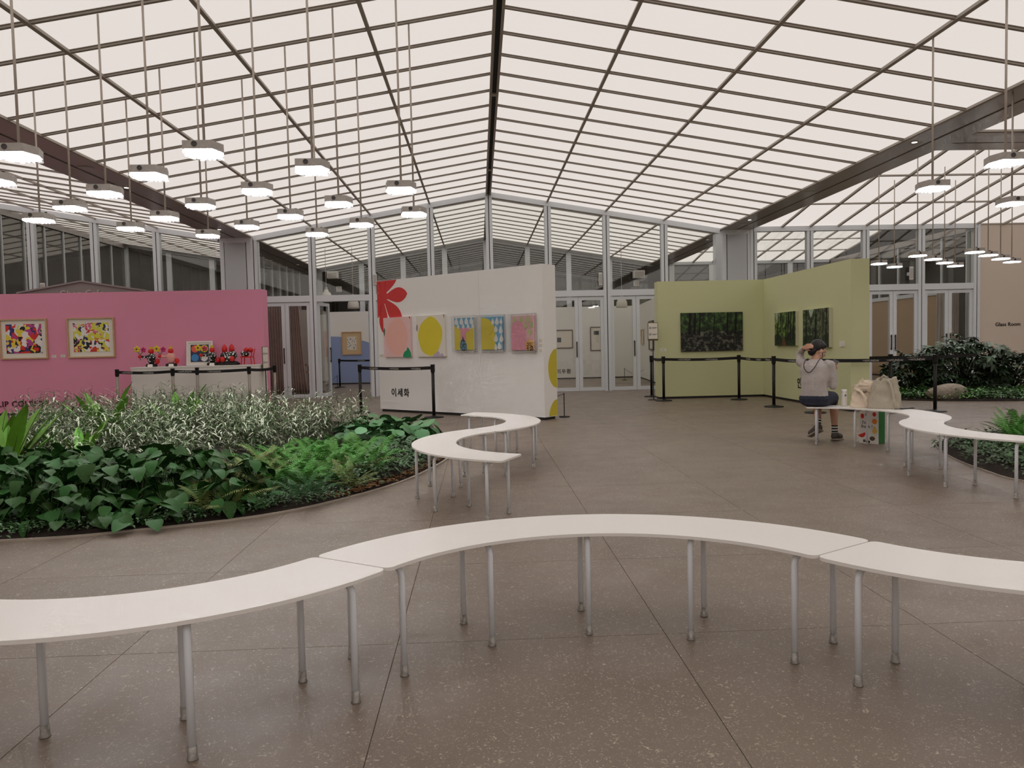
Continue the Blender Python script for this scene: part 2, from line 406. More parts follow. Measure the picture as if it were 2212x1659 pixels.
# ------------------------------------------------------------------ glazed partition
def strut(mb, x, y, z0, z1, w=.19, d=.15):
    mb.box(x-w/2, x-.012, y-d/2, y+d/2, z0, z1); mb.box(x+.012, x+w/2, y-d/2, y+d/2, z0, z1)
    mb.cur = 1; mb.box(x-.012, x+.012, y-d/2+.02, y+d/2-.02, z0, z1); mb.cur = 0
WN = [0]; DN = [0]
def leaf(parent, w, h, hinge, ang, handle_at):
    """a glazed door leaf: local x from the hinge, z up"""
    e = obj('leaf', None, parent, hinge, (0, 0, ang)); s = .10
    sg = 1 if w > 0 else -1; W = abs(w)
    X = lambda a, b: (min(sg*a, sg*b), max(sg*a, sg*b))
    mb = MB()
    for a, b, z0, z1 in ((0, s, .01, h), (W-s, W, .01, h), (s, W-s, h-.09, h), (s, W-s, .01, .11)):
        x0, x1 = X(a, b); mb.box(x0, x1, -.03, .03, z0, z1)
    mb.build('stile_frame', 'aluminium', e)
    x0, x1 = X(s, W-s); MB().box(x0, x1, -.006, .006, .11, h-.09).build('pane', 'clear_glass', e)
    x0, x1 = X(W-.07, W-.04)
    if handle_at: MB().box(x0, x1, -.065, -.05, .98, 1.42).box(x0, x1, -.055, -.03, 1.0, 1.04).box(x0, x1, -.055, -.03, 1.36, 1.40).build('handle', 'handle_brown', e)
def bay(x0, x1, za, zb, y=YW, doors=True, glass='clear_glass', tz=2.79, open_=None, low=True, last=False):
    WN[0] += 1; p = struct(obj('window_%d' % WN[0], None))
    mb = MB(); strut(mb, x0, y, 0, za-.02); mb.build('mullion', ['aluminium', 'gasket'], p)
    if last:
        mb = MB(); strut(mb, x1, y, 0, zb-.02); mb.build('mullion', ['aluminium', 'gasket'], p)
    MB().bar((x0, y, za-.07), (x1, y, zb-.07), .17, .14).build('head', 'aluminium', p)
    a, b = x0+.095, x1-.095; sl = (zb-za)/(x1-x0)
    MB().box(a, b, y-.07, y+.07, tz-.09, tz+.08).build('transom', 'aluminium', p)
    MB().prism([(a, tz+.08), (b, tz+.08), (b, zb-.14-sl*.095), (a, za-.14+sl*.095)], -.006, .006,
               Matrix.Translation((0, y, 0)) @ Matrix.Rotation(PI/2, 4, 'X')).build('pane', glass, p)
    if not low: return p
    if doors:
        DN[0] += 1; dr = struct(obj('door_%d' % DN[0], None)); h = tz-.11; W = (b-a)/2-.004
        a1, a2 = (open_ if open_ else (0, 0))
        leaf(dr, W, h, (a, y, 0), a1, 1); leaf(dr, -W, h, (b, y, 0), a2, x0 > XV)
        MB().box(a, b, y-.05, y+.05, h+.012, tz-.09).build('door_head', 'aluminium', dr)
    else:
        MB().box(a, b, y-.006, y+.006, .1, tz-.09).build('pane', glass, p)
        MB().box(a, b, y-.06, y+.06, 0, .1).build('sill', 'aluminium', p)
    return p
for i in range(-4, 4):
    x0, x1 = XR+i*A, XR+(i+1)*A
    bay(x0+(.06 if i == -4 else 0), x1-(.06 if i == 3 else 0), zmain(x0), zmain(x1), open_=((1.32, -1.40) if i == -3 else None))
for i in range(4):                                       # left wing, lower half behind the pink wall
    x1 = XLW-.02-i*A*1.02; x0 = x1-A*1.02
    bay(x0, x1, ZV+SL*(XLW-x0), ZV+SL*(XLW-x1), doors=False)
for i in range(4):                                       # right wing
    x0 = XRW+.05+i*1.635
    bay(x0, x0+1.635, 4.575, 4.575, doors=(i >= 2), last=(i == 3))
# piers under the valley beams
for n, (x0, x1) in (('left', (XLW+.02, XL-.02)), ('right', (XV+.02, XRW-.02))):
    p = struct(MB().box(x0, x1, YW-.06, YW+.84, 0, 4.5).build('wall_pier_'+n, 'aluminium'))
    MB().box(x0+.13, x1-.13, YW-.075, YW-.06, .12, 4.36).build('pier_panel', 'pier_grey', p)
    MB().box(x0+.115, x0+.13, YW-.07, YW-.06, .1, 4.38).box(x1-.13, x1-.115, YW-.07, YW-.06, .1, 4.38).build('reveal', 'gasket', p)


# ------------------------------------------------------------------ rooms behind the glass
def far_bay(x0, x1, za, zb, y=YB, glass='dark_glass', base=0.0):
    WN[0] += 1; p = struct(obj('window_%d' % WN[0], None))
    MB().box(x0-.10, x0+.10, y-.07, y+.07, base, za-.02).build('mullion', 'aluminium', p)
    MB().bar((x0, y, za-.06), (x1, y, zb-.06), .12, .12).build('head', 'aluminium', p)
    a, b = x0+.1, x1-.1; sl = (zb-za)/(x1-x0)
    MB().prism([(a, base), (b, base), (b, zb-.12-sl*.1), (a, za-.12+sl*.1)], -.006, .006,
               Matrix.Translation((0, y, 0)) @ Matrix.Rotation(PI/2, 4, 'X')).build('pane', glass, p)
for i in range(-4, 4):
    x0, x1 = XR+i*A, XR+(i+1)*A; far_bay(x0, x1, zmain(x0), zmain(x1))
for i in range(4):
    x1 = XLW-i*A; x0 = x1-A; far_bay(x0, x1, ZV+SL*(XLW-x0), ZV+SL*(XLW-x1))
for i in range(4):
    x0 = XRW+i*1.62; far_bay(x0, x0+1.62, 4.575, 4.575)
def side_glass(x, y0, y1, ztop, n, thick=.035, glass='dark_glass'):
    WN[0] += 1; p = struct(obj('window_%d' % WN[0], None)); st = (y1-y0)/n
    for k in range(n+1): MB().box(x-.05, x+.05, y0+k*st-thick/2, y0+k*st+thick/2, 0, ztop).build('mullion', 'aluminium', p)
    for k in range(n): MB().box(x-.006, x+.006, y0+k*st+.02, y0+(k+1)*st-.02, 0, ztop-.04).build('pane', glass, p)
    MB().box(x-.08, x+.08, y0, y1, ztop-.04, ztop+.14).build('head', 'beam_grey', p)
side_glass(XL-.80, YW+.9, YB-.1, 4.50, 8)
side_glass(XLW-4*A-.03, YW+.1, YB-.1, ZV+SL*4*A-.16, 8)
side_glass(14.42, YW+.35, YB-.1, 4.42, 7, .06)

# display walls of the gallery behind the glass
def screen(name, label, poly, z1, m, kick=True, cat='display wall'):
    t = thing(name, label, cat)
    MB().prism(poly, .05, z1).build('panel', m, t)
    cx = sum(p[0] for p in poly)/len(poly); cy = sum(p[1] for p in poly)/len(poly)
    MB().prism([(cx+(x-cx)*.985, cy+(y-cy)*.985) for x, y in poly], 0, .05).build('kickboard', 'gasket', t)
    return t
ws = screen('exhibition_screen', 'white display wall behind the glass doors with two small framed prints', [(1.2, 29.9), (6.25, 29.9), (6.25, 30.15), (1.2, 30.15)], 2.80, 'gallery_white')
obj('lettering', text_mesh('이우환', .19, .003, .012, 1.25, 'black'), ws, (2.97, 29.89, .235), UPR)
w2 = screen('exhibition_screen', 'white display wall seen at an angle beside the green wall behind the glass', [(6.2, 29.85), (5.72, 24.8), (5.9, 24.7), (7.1, 24.7), (7.1, 25.0), (6.45, 29.85)], 2.80, 'gallery_white')
w3 = screen('exhibition_screen', 'white display wall painted with a large blue rounded shape behind open door', [(-5.85, 30.0), (-2.6, 30.0), (-2.6, 30.2), (-5.85, 30.2)], 2.80, 'gallery_white')
def blob(pts, n=8):
    out = []; k = len(pts)
    for i in range(k):
        p0, p1, p2, p3 = (Vector(pts[(i+j) % k]) for j in (-1, 0, 1, 2))
        for s in range(n):
            t = s/n; out.append(tuple(.5*((2*p1)+(p2-p0)*t+(2*p0-5*p1+4*p2-p3)*t*t+(3*p1-p0-3*p2+p3)*t**3)))
    return out
def on_wall(name, poly, m, parent, y, z=0, depth=.003):
    """flat drawing standing upright facing -Y: poly in (x, z)"""
    return MB().prism(poly, 0, depth, Matrix.Translation((0, y, z)) @ Matrix.Rotation(PI/2, 4, 'X')).build(name, m, parent)
arc = [(-5.85, .06), (-2.95, .06)]+[(-5.85+2.9*math.cos(t)*1.0, .06+1.80*math.sin(t)**.9) for t in [PI/2*i/12 for i in range(1, 13)]]
on_wall('blue_shape', arc, 'gallery_blue', w3, 29.999)
w4 = screen('exhibition_screen', 'white display wall at the left side of the gallery, hung with a pink canvas', [(-5.95, 30.0), (-5.85, 30.0), (-5.62, 27.6), (-5.72, 27.6)], 2.80, 'gallery_white')
w5 = screen('exhibition_screen', 'grey back of a free standing panel beside the curtain behind the glass', [(-6.0, 24.6), (-4.95, 24.6), (-4.95, 24.8), (-6.0, 24.8)], 2.62, 'panel_grey')

w6 = screen('exhibition_screen', 'tan partition running back behind the glass doors at the right', [(14.15, 22.6), (14.3, 22.6), (14.3, 30.6), (14.15, 30.6)], 2.62, 'tan_wall')
MB().box(14.12, 14.33, 22.6, 30.6, 2.62, 2.74).build('cap_rail', 'aluminium', w6)
for y in (24.0, 26.0, 28.0): MB().box(14.11, 14.15, y-.05, y+.05, .05, 2.62).build('batten', 'aluminium', w6)

# ------------------------------------------------------------------ exhibition screens in the hall
def colour(name, rgb, rough=.6, **k): return mat(name, rgb, rough, **k)
WH = 2.78
pink = screen('exhibition_screen', 'long pink exhibition screen behind the planting bed', [(-13.5, 18.12), (-4.99, 18.12), (-4.99, 18.5), (-13.5, 18.5)], WH, 'pink_wall')
lt = text_mesh('PHILIP COLBERT', .178, .003, .022, 1.12, 'ink_wine')
lt.transform(Matrix.Translation((-max(v.co.x for v in lt.vertices), 0, 0)))
obj('lettering', lt, pink, (-9.955, 18.113, .20), UPR)

# white screen turned 42 degrees
WA = Vector((-2.165, 16.63, 0)); WB = Vector((1.14, 13.64, 0)); WD = (WB-WA); WLEN = WD.length; WANG = math.atan2(WD.y, WD.x)
white = thing('exhibition_screen', 'white exhibition screen standing diagonally with a red flower painted on its corner', 'display wall', (WA.x, WA.y, 0), WANG)
MB().box(0, WLEN, 0, .375, .05, WH).build('panel', 'white_wall', white)
MB().box(.03, WLEN-.03, .03, .34, 0, .05).build('kickboard', 'gasket', white)
MB().box(2.93, 2.933, -.0008, .001, .05, WH).build('panel_seam', 'seam', white)
def wpoly(name, poly, m, y=0.0, d=.003): return on_wall(name, poly, m, white, y, 0, d)
# red flower: petals round (.42, 2.30), cut by the screen's edges
def petal(c, ang, L, w, n=14):
    pts = []
    for i in range(n+1):
        t = i/n; r = L*t; h = w*math.sin(PI*min(1, t)**1.5*.98)**.8 if 0 < t < 1 else 0
        pts.append((r, h))
    loop = pts+[(x, -y) for x, y in reversed(pts[1:-1])]
    ca, sa = math.cos(ang), math.sin(ang)
    return [(c[0]+x*ca-y*sa, c[1]+x*sa+y*ca) for x, y in loop]
def clip(poly, x0, x1, z0, z1):
    def half(P, f):
        out = []
        for i in range(len(P)):
            a, b = P[i-1], P[i]; fa, fb = f(a), f(b)
            if (fa >= 0) != (fb >= 0):
                t = fa/(fa-fb); out.append((a[0]+(b[0]-a[0])*t, a[1]+(b[1]-a[1])*t))
            if fb >= 0: out.append(b)
        return out
    for f in (lambda p: p[0]-x0, lambda p: x1-p[0], lambda p: p[1]-z0, lambda p: z1-p[1]):
        poly = half(poly, f)
        if len(poly) < 3: return None
    return poly
fl_c = (.18, 2.44)
for a, L, wd in ((2, .77, .155), (52, .80, .15), (88, .6, .12), (125, .6, .14), (-46, .84, .17), (-89, .78, .135), (-128, .6, .15), (180, .5, .15)):
    p = clip(petal(fl_c, math.radians(a), L, wd), .004, 5, .1, WH-.004)
    if p: wpoly('flower_petal', p, 'flower_red', -.0005)
wpoly('flower_heart', [(fl_c[0]+.155*math.cos(t), fl_c[1]+.155*math.sin(t)) for t in [2*PI*i/20 for i in range(20)]], 'flower_red', -.0007)
obj('lettering', text_mesh('이세화', .19, .002, .016, 1.2, 'black'), white, (.365, -.004, .345), UPR)
# mustard circles on the end face
for zc, r in ((.92, .42), (.0, .42)):
    pts = [(.375+r*.62*math.cos(t), zc+r*.85*math.sin(t)) for t in [PI/2+PI*i/16 for i in range(17)]]
    pts = clip(pts, 0, .374, .06, WH)
    if pts:
        M = Matrix(((0, 0, 1, WLEN), (1, 0, 0, 0), (0, 1, 0, 0), (0, 0, 0, 1)))
        MB().prism(pts, 0, .003, M).build('mustard_disc', 'mustard', white)

# green L-shaped screen
green = thing('exhibition_screen', 'pale green exhibition screen standing in an L shape', 'display wall', (0, 0, 0))
MB().box(4.23, 6.755, 18.07, 18.42, .05, WH).box(6.755, 7.10, 13.75, 18.42, .05, WH).build('panel', 'green_wall', green)
MB().box(4.26, 6.76, 18.10, 18.40, 0, .05).box(6.785, 7.07, 13.78, 18.40, 0, .05).build('kickboard', 'gasket', green)
MX = Matrix(((0, 0, -1, 6.755), (-1, 0, 0, 0), (0, 1, 0, 0), (0, 0, 0, 1)))     # drawing on the face that looks to -X: (u, z) -> u runs towards the camera
o = obj('lettering', text_mesh('안', .24, .003, .016, 1.1, 'black'), green)
o.matrix_local = MX @ Matrix.Translation((-16.12, .33, .004))

# ------------------------------------------------------------------ pictures
def frame_box(t, w, h, bar, depth, m):
    for nm, b in (('frame_bar', (0, w, 0, depth, 0, bar)), ('frame_bar', (0, w, 0, depth, h-bar, h)), ('frame_bar', (0, bar, 0, depth, bar, h-bar)), ('frame_bar', (w-bar, w, 0, depth, bar, h-bar))):
        MB().box(b[0], b[1], -b[3], b[2], b[4], b[5]).build(nm, m, t)
def flat(t, name, poly, m, y, d=.002):
    return MB().prism(poly, 0, d, Matrix.Translation((0, y, 0)) @ Matrix.Rotation(PI/2, 4, 'X')).build(name, m, t)
def rect(x0, x1, z0, z1): return [(x0, z0), (x1, z0), (x1, z1), (x0, z1)]
def disc(x, z, r, n=14, sx=1, sz=1, a=0): return [(x+r*sx*math.cos(2*PI*i/n+a), z+r*sz*math.sin(2*PI*i/n+a)) for i in range(n)]
def picture(name, label, w, h, loc, rotz=0, cat='picture', group=None): return thing(name, label, cat, loc, rotz, group)
def abstract_mat(name, cols, scale, seed):
    """painted blotches of flat colour, an invented collage"""
    m = bpy.data.materials.new(name); m.use_nodes = True; MATS[name] = m; nt = m.node_tree; b = nt.nodes['Principled BSDF']
    tc = nt.nodes.new('ShaderNodeTexCoord'); mp = nt.nodes.new('ShaderNodeMapping'); mp.inputs['Location'].default_value = (seed, seed*.7, seed*.3)
    nz = nt.nodes.new('ShaderNodeTexNoise'); nz.inputs['Scale'].default_value = scale*.7; nz.inputs['Detail'].default_value = 1
    mx = nt.nodes.new('ShaderNodeVectorMath'); mx.operation = 'MULTIPLY_ADD'; mx.inputs[1].default_value = (.35, .35, .35)
    vo = nt.nodes.new('ShaderNodeTexVoronoi'); vo.inputs['Scale'].default_value = scale
    rp = nt.nodes.new('ShaderNodeValToRGB'); rp.color_ramp.interpolation = 'CONSTANT'
    nt.links.new(tc.outputs['Object'], mp.inputs['Vector']); nt.links.new(mp.outputs['Vector'], nz.inputs['Vector'])
    nt.links.new(nz.outputs['Color'], mx.inputs[0]); nt.links.new(mp.outputs['Vector'], mx.inputs[2]); nt.links.new(mx.outputs[0], vo.inputs['Vector'])
    sp = nt.nodes.new('ShaderNodeSeparateColor'); nt.links.new(vo.outputs['Color'], sp.inputs[0]); nt.links.new(sp.outputs[0], rp.inputs['Fac'])
    while len(rp.color_ramp.elements) < len(cols): rp.color_ramp.elements.new(.5)
    for i, c in enumerate(cols):
        rp.color_ramp.elements[i].position = i/len(cols); rp.color_ramp.elements[i].color = (*lin(c), 1)
    nt.links.new(rp.outputs['Color'], b.inputs['Base Color']); b.inputs['Roughness'].default_value = .5
    return m
abstract_mat('collage_a', [(240,236,232),(30,26,30),(190,70,150),(225,50,40),(245,240,238),(60,50,120),(225,50,40),(240,215,70),(235,230,228),(36,30,34)], 9, 3.1)
abstract_mat('collage_b', [(240,238,236),(226,220,80),(30,28,30),(240,238,236),(226,120,150),(226,220,80),(50,50,90),(240,238,236),(215,60,50),(226,220,80)], 11, 8.4)
for nm, lb, x, mt in (('framed_print', 'framed collage print in red, black and violet on the pink wall', -10.955, 'collage_a'),
                      ('framed_print', 'framed collage print in yellow, white and black on the pink wall', -9.445, 'collage_b')):
    t = picture(nm, lb, 1.06, .92, (x, 18.115, 1.285))
    frame_box(t, 1.06, .92, .03, .04, 'frame_oak'); flat(t, 'mount', rect(.02, 1.04, .02, .90), 'paper', -.004)
    MB().box(.13, .93, -.012, -.004, .135, .80).build('print', mt, t)
def caption(x, y, z, w, h, label, rotz=0, lines=3):
    t = thing('caption_card', label, 'label', (x, y, z), rotz)
    MB().box(0, w, -.004, 0, 0, h).build('card', 'paper', t)
    for k in range(lines): MB().box(w*.12, w*(.85-.2*(k % 2)), -.0046, -.004, h*(.72-.24*k), h*(.78-.24*k)).build('printed_line', 'ink_grey', t)
caption(-9.83, 18.12, 1.30, .10, .065, 'small white caption card beside the red and violet print')
caption(-9.63, 18.12, 1.305, .10, .065, 'small white caption card beside the yellow and white print')

# five pictures on the white screen: local x along the screen, y = -depth
def white_pic(name, label, x, z): return tag(obj(name, None, None, WA+Vector((math.cos(WANG)*x, math.sin(WANG)*x, z)), (0, 0, WANG)), label, 'picture')
def canvas(t, w, h, d, m, name='canvas'): return MB().box(0, w, -d, 0, 0, h).build(name, m, t)
p = white_pic('painted_canvas', 'square canvas with a big salmon oval and a green corner shape', .235, 1.16)
canvas(p, .83, .83, .05, 'canvas_pink'); flat(p, 'salmon_oval', blob([(.42,.81),(.2,.70),(.06,.45),(.10,.25),(.28,.06),(.45,.03),(.62,.12),(.74,.38),(.70,.6),(.58,.77)]), 'salmon', -.05)
flat(p, 'green_shape', blob([(.60,0),(.63,.10),(.70,.14),(.73,.20),(.79,.15),(.83,.07),(.82,0)]), 'leaf_emerald', -.0525)
flat(p, 'green_stroke', blob([(.005,.55),(.03,.62),(.05,.55),(.02,.44)]), 'moss', -.0525); flat(p, 'corner_fold', [(.79,.83),(.83,.83),(.83,.77)], 'moss', -.0525)
p = white_pic('painted_canvas', 'square cream canvas with a big yellow scalloped oval', 1.24, 1.16)
canvas(p, .81, .83, .05, 'canvas_cream'); flat(p, 'yellow_oval', blob([(.38,.80),(.24,.73),(.12,.63),(.05,.45),(.08,.28),(.16,.12),(.30,.04),(.44,.02),(.58,.10),(.68,.25),(.74,.42),(.72,.58),(.62,.70),(.52,.78)]), 'lemon', -.05)
flat(p, 'lilac_shape', blob([(.46,.0),(.56,.08),(.62,.11),(.66,.05),(.64,0)]), 'lilac', -.0525); flat(p, 'lilac_shape', blob([(.66,0),(.70,.06),(.75,.05),(.76,0)]), 'lilac', -.0525)
flat(p, 'lilac_stroke', blob([(0,.56),(.02,.65),(.045,.62),(.03,.52)]), 'mauve', -.0525); flat(p, 'corner_fold', [(.77,.83),(.81,.83),(.81,.75)], 'mauve', -.0525)
def drop(x, z, r=.045):
    return [(x, z+r*2.1)]+[(x+r*math.cos(t), z+r*math.sin(t)) for t in [math.radians(d) for d in (30, 0, -35, -70, -110, -145, 180, 150)]][::-1]
def acrylic(t, w, h, d=.10, pad=.035):
    b = MB(); th = .006
    for q in ((-pad, w+pad, -d, -d+th, -pad, h+pad), (-pad, -pad+th, -d+th, 0, -pad, h+pad), (w+pad-th, w+pad, -d+th, 0, -pad, h+pad), (-pad, w+pad, -d+th, 0, h+pad-th, h+pad), (-pad, w+pad, -d+th, 0, -pad, -pad+th)): b.box(*q)
    b.build('acrylic_case', 'acrylic', t)
    e = MB()
    for q in ((-pad, w+pad, -d-.001, -d+.004, h+pad-.005, h+pad+.001), (-pad, w+pad, -d-.001, -d+.004, -pad-.001, -pad+.005), (-pad-.001, -pad+.005, -d-.001, -d+.004, -pad, h+pad), (w+pad-.005, w+pad+.001, -d-.001, -d+.004, -pad, h+pad)): e.box(*q)
    e.build('case_edge', 'case_edge', t)
def speckle(t, poly, base, dots, seed, y=-.054):
    rnd = random.Random(seed); flat(t, 'speckled_shape', poly, base, y)
    xs = [q[0] for q in poly]; zs = [q[1] for q in poly]; mb = MB()
    for k in range(46):
        x = rnd.uniform(min(xs)+.01, max(xs)-.01); z = rnd.uniform(min(zs)+.01, min(zs)+(max(zs)-min(zs))*.62); a = rnd.uniform(0, PI)
        dx, dz = .016*math.cos(a), .016*math.sin(a); nx, nz = -dz*.3, dx*.3
        mb.prism([(x-dx-nx, z-dz-nz), (x+dx-nx, z+dz-nz), (x+dx+nx, z+dz+nz), (x-dx+nx, z-dz+nz)], 0, .0012, Matrix.Translation((0, y-.002, 0)) @ Matrix.Rotation(PI/2, 4, 'X'))
    mb.build('speckles', dots, t)
p = white_pic('cased_canvas', 'cased canvas with white drops on blue above a pink strip between yellow blocks', 2.32, 1.285)
canvas(p, .52, .62, .05, 'canvas_cream'); flat(p, 'blue_field', rect(0, .52, .42, .615), 'sky', -.05)
for x in (.035, .17, .30, .43): flat(p, 'drop', drop(x+.02, .53, .05), 'white_paint', -.0525)
for x in (.10, .235, .365, .48): flat(p, 'drop', drop(x, .44, .035), 'white_paint', -.0525)
flat(p, 'pink_strip', rect(.12, .40, .0, .42), 'rose', -.0505); flat(p, 'yellow_block', [(0,0),(.15,0),(.16,.38),(.10,.41),(0,.48)], 'lemon', -.0525); flat(p, 'yellow_block', [(.31,0),(.52,0),(.52,.42),(.44,.40),(.30,.32)], 'lemon', -.0525)
speckle(p, blob([(.16,.0),(.15,.14),(.20,.20),(.22,.26),(.25,.20),(.31,.12),(.31,0)]), 'teal_dark', 'sky', 4); acrylic(p, .52, .62)
p = white_pic('cased_canvas', 'cased canvas with a tall yellow arch beside white drops on blue', 3.014, 1.28)
canvas(p, .52, .61, .05, 'sky_canvas'); flat(p, 'yellow_arch', [(0,0),(.345,0),(.345,.36)]+[(.03+.315*math.cos(t), .36+.24*math.sin(t)) for t in [PI/2*i/8 for i in range(1, 9)]]+[(0,.60)], 'lemon', -.05)
for x, z, r in ((.40,.50,.05),(.30,.50,.04),(.50,.50,.035),(.37,.36,.045),(.49,.34,.05),(.37,.19,.05),(.50,.18,.05),(.36,.03,.04),(.45,.045,.05)): flat(p, 'drop', drop(x, z, r), 'white_paint', -.0525)
acrylic(p, .52, .61)
p = white_pic('cased_canvas', 'cased canvas with a pink arch, pale green drops and a speckled orange shape', 3.755, 1.26)
canvas(p, .52, .62, .05, 'rose_pale')
for x, z in ((.09,.52),(.24,.54),(.39,.54),(.47,.44),(.33,.42),(.43,.31),(.05,.42)): flat(p, 'drop', drop(x, z, .045), 'pistachio', -.0525)
flat(p, 'pink_arch', [(0,0),(.34,0),(.34,.30),(.31,.42),(.24,.50),(.15,.53),(.06,.50),(.01,.42),(0,.30)], 'rose', -.0535)
speckle(p, blob([(.36,0),(.35,.14),(.40,.17),(.40,.22),(.44,.17),(.52,.14),(.52,0)]), 'amber', 'black', 9, -.056); acrylic(p, .52, .62)
def wcap(x, z, w, h, label): c = WA+Vector((math.cos(WANG)*x, math.sin(WANG)*x, 0)); caption(c.x, c.y, z, w, h, label, WANG)
wcap(.015, 1.16, .18, .065, 'wide caption card at the left edge of the white screen')
wcap(4.345, 1.39, .09, .065, 'topmost of three caption cards right of the pink arch picture')
wcap(4.345, 1.30, .09, .065, 'middle of three caption cards right of the pink arch picture')
wcap(4.345, 1.21, .09, .065, 'lowest of three caption cards right of the pink arch picture')

# forest paintings
def forest_mat(name, dark, mid, light, seed, scale, amt):
    m = bpy.data.materials.new(name); m.use_nodes = True; MATS[name] = m; nt = m.node_tree; b = nt.nodes['Principled BSDF']
    tc = nt.nodes.new('ShaderNodeTexCoord'); mp = nt.nodes.new('ShaderNodeMapping'); mp.inputs['Location'].default_value = (seed, seed*2.3, seed*.5)
    nt.links.new(tc.outputs['Object'], mp.inputs['Vector'])
    n1 = nt.nodes.new('ShaderNodeTexNoise'); n1.inputs['Scale'].default_value = scale; n1.inputs['Detail'].default_value = 8; n1.inputs['Roughness'].default_value = .72
    nt.links.new(mp.outputs['Vector'], n1.inputs['Vector'])
    r = nt.nodes.new('ShaderNodeValToRGB'); e = r.color_ramp.elements; e[0].position = .40; e[0].color = (*lin(dark), 1); e[1].position = .50; e[1].color = (*lin(mid), 1)
    x = e.new(.50+amt); x.color = (*lin(light), 1); nt.links.new(n1.outputs['Fac'], r.inputs['Fac']); nt.links.new(r.outputs['Color'], b.inputs['Base Color']); b.inputs['Roughness'].default_value = .6
forest_mat('forest_upper', (16, 22, 14), (34, 58, 26), (96, 130, 66), 2.0, 7, .13)
forest_mat('forest_pond', (12, 13, 10), (26, 28, 22), (130, 130, 118), 5.0, 9, .16)
forest_mat('forest_path', (24, 34, 18), (62, 92, 40), (160, 184, 100), 7.0, 8, .14)
forest_mat('forest_glade', (22, 28, 20), (50, 68, 40), (150, 160, 120), 11.0, 9, .15)
forest_mat('undergrowth', (12, 18, 12), (26, 42, 22), (56, 84, 40), 3.0, 12, .14)
mat('trunk_dark', (22, 20, 17), .7); mat('trunk_tan', (96, 84, 66), .7); mat('sky_gap', (170, 184, 158), .7, noise=(30, .35)); mat('path_brown', (104, 68, 46), .8, noise=(30, .4)); mat('canvas_edge', (205, 202, 178), .7)
def trunk(t, x0, z0, x1, z1, w, m='trunk_dark', y=-.052): flat(t, 'painted_trunk', [(x0-w, z0), (x0+w, z0), (x1+w*.7, z1), (x1-w*.7, z1)], m, y)
t = thing('forest_painting', 'wide dark painting of a forest pond on the green wall', 'picture', (4.765, 18.07, 1.11))
MB().box(0, 1.48, -.04, 0, 0, .915).build('canvas', 'black', t)
flat(t, 'painted_water', rect(0, 1.48, 0, .47), 'forest_pond', -.04); flat(t, 'painted_foliage', rect(0, 1.48, .47, .915), 'forest_upper', -.04)
for x, w in ((.20, .035), (.32, .03), (.44, .018), (1.10, .02), (1.3, .03), (.78, .012)): trunk(t, x, .40, x+.02, .91, w, y=-.0425)
MX2 = lambda u, z: Matrix.Translation((6.755, u, z)) @ Matrix.Rotation(-PI/2, 4, 'Z')
def side_pic(name, label, ystart, z): 
    return thing(name, label, 'picture', (6.755, ystart, z), -PI/2)
t = side_pic('forest_painting', 'narrow painting of a sunlit forest path on the green wall', 17.205, 1.21)
MB().box(0, 1.145, -.06, 0, 0, .735).build('canvas', 'canvas_edge', t)
flat(t, 'painted_foliage', rect(0, 1.145, 0, .735), 'forest_path', -.06); flat(t, 'painted_sky', clip(blob([(.07,.735),(.09,.6),(.14,.5),(.2,.56),(.24,.66),(.26,.735)]), 0, 1.145, 0, .735), 'sky_gap', -.0622)
flat(t, 'painted_undergrowth', clip(blob([(0,0),(0,.22),(.2,.26),(.42,.14),(.44,0)]), 0, 1.145, 0, .735), 'undergrowth', -.0622); flat(t, 'painted_undergrowth', clip(blob([(.62,0),(.64,.16),(.85,.3),(1.14,.26),(1.14,0)]), 0, 1.145, 0, .735), 'undergrowth', -.0622)
flat(t, 'painted_path', clip(blob([(.42,0),(.46,.14),(.5,.2),(.56,.14),(.66,0)]), 0, 1.145, 0, .735), 'path_brown', -.0625)
for x, w in ((.16, .018), (.3, .012), (.62, .02), (.74, .025), (.86, .02), (1.02, .03)): trunk(t, x, .12, x+.05, .73, w, y=-.0645)
t = side_pic('forest_painting', 'painting of tall trees in a glade on the green wall, behind the seated person', 15.66, 1.18)
MB().box(0, 1.18, -.07, 0, 0, .76).build('canvas', 'canvas_edge', t)
flat(t, 'painted_foliage', rect(0, 1.18, 0, .76), 'forest_glade', -.07); flat(t, 'painted_sky', clip(blob([(.30,.76),(.34,.66),(.40,.60),(.46,.67),(.52,.76)]), 0, 1.18, 0, .76), 'sky_gap', -.0722)
flat(t, 'painted_undergrowth', clip(blob([(0,0),(0,.2),(.4,.24),(.8,.18),(1.18,.28),(1.18,0)]), 0, 1.18, 0, .76), 'undergrowth', -.0725)
for x, w, m in ((.58, .03, 'trunk_dark'), (.86, .035, 'trunk_tan'), (1.05, .02, 'trunk_dark'), (.14, .025, 'trunk_dark')): trunk(t, x, .10, x+.04, .75, w, m, -.0745)
caption(4.28, 18.07, 1.13, .13, .075, 'small white caption card left of the dark forest pond painting')
c = thing('switch_plate', 'white wall plate on the green wall, nearer to the forest painting', 'label', (6.755, 14.17, 1.19), -PI/2); MB().box(0, .085, -.012, 0, 0, .10).build('plate', 'frame_white', c); MB().box(.03, .055, -.015, -.012, .03, .07).build('rocker', 'paper', c)
c = thing('switch_plate', 'white wall plate on the green wall, nearer to the corner', 'label', (6.755, 14.07, 1.19), -PI/2); MB().box(0, .085, -.012, 0, 0, .10).build('plate', 'frame_white', c); MB().box(.03, .055, -.015, -.012, .03, .07).build('rocker', 'paper', c)

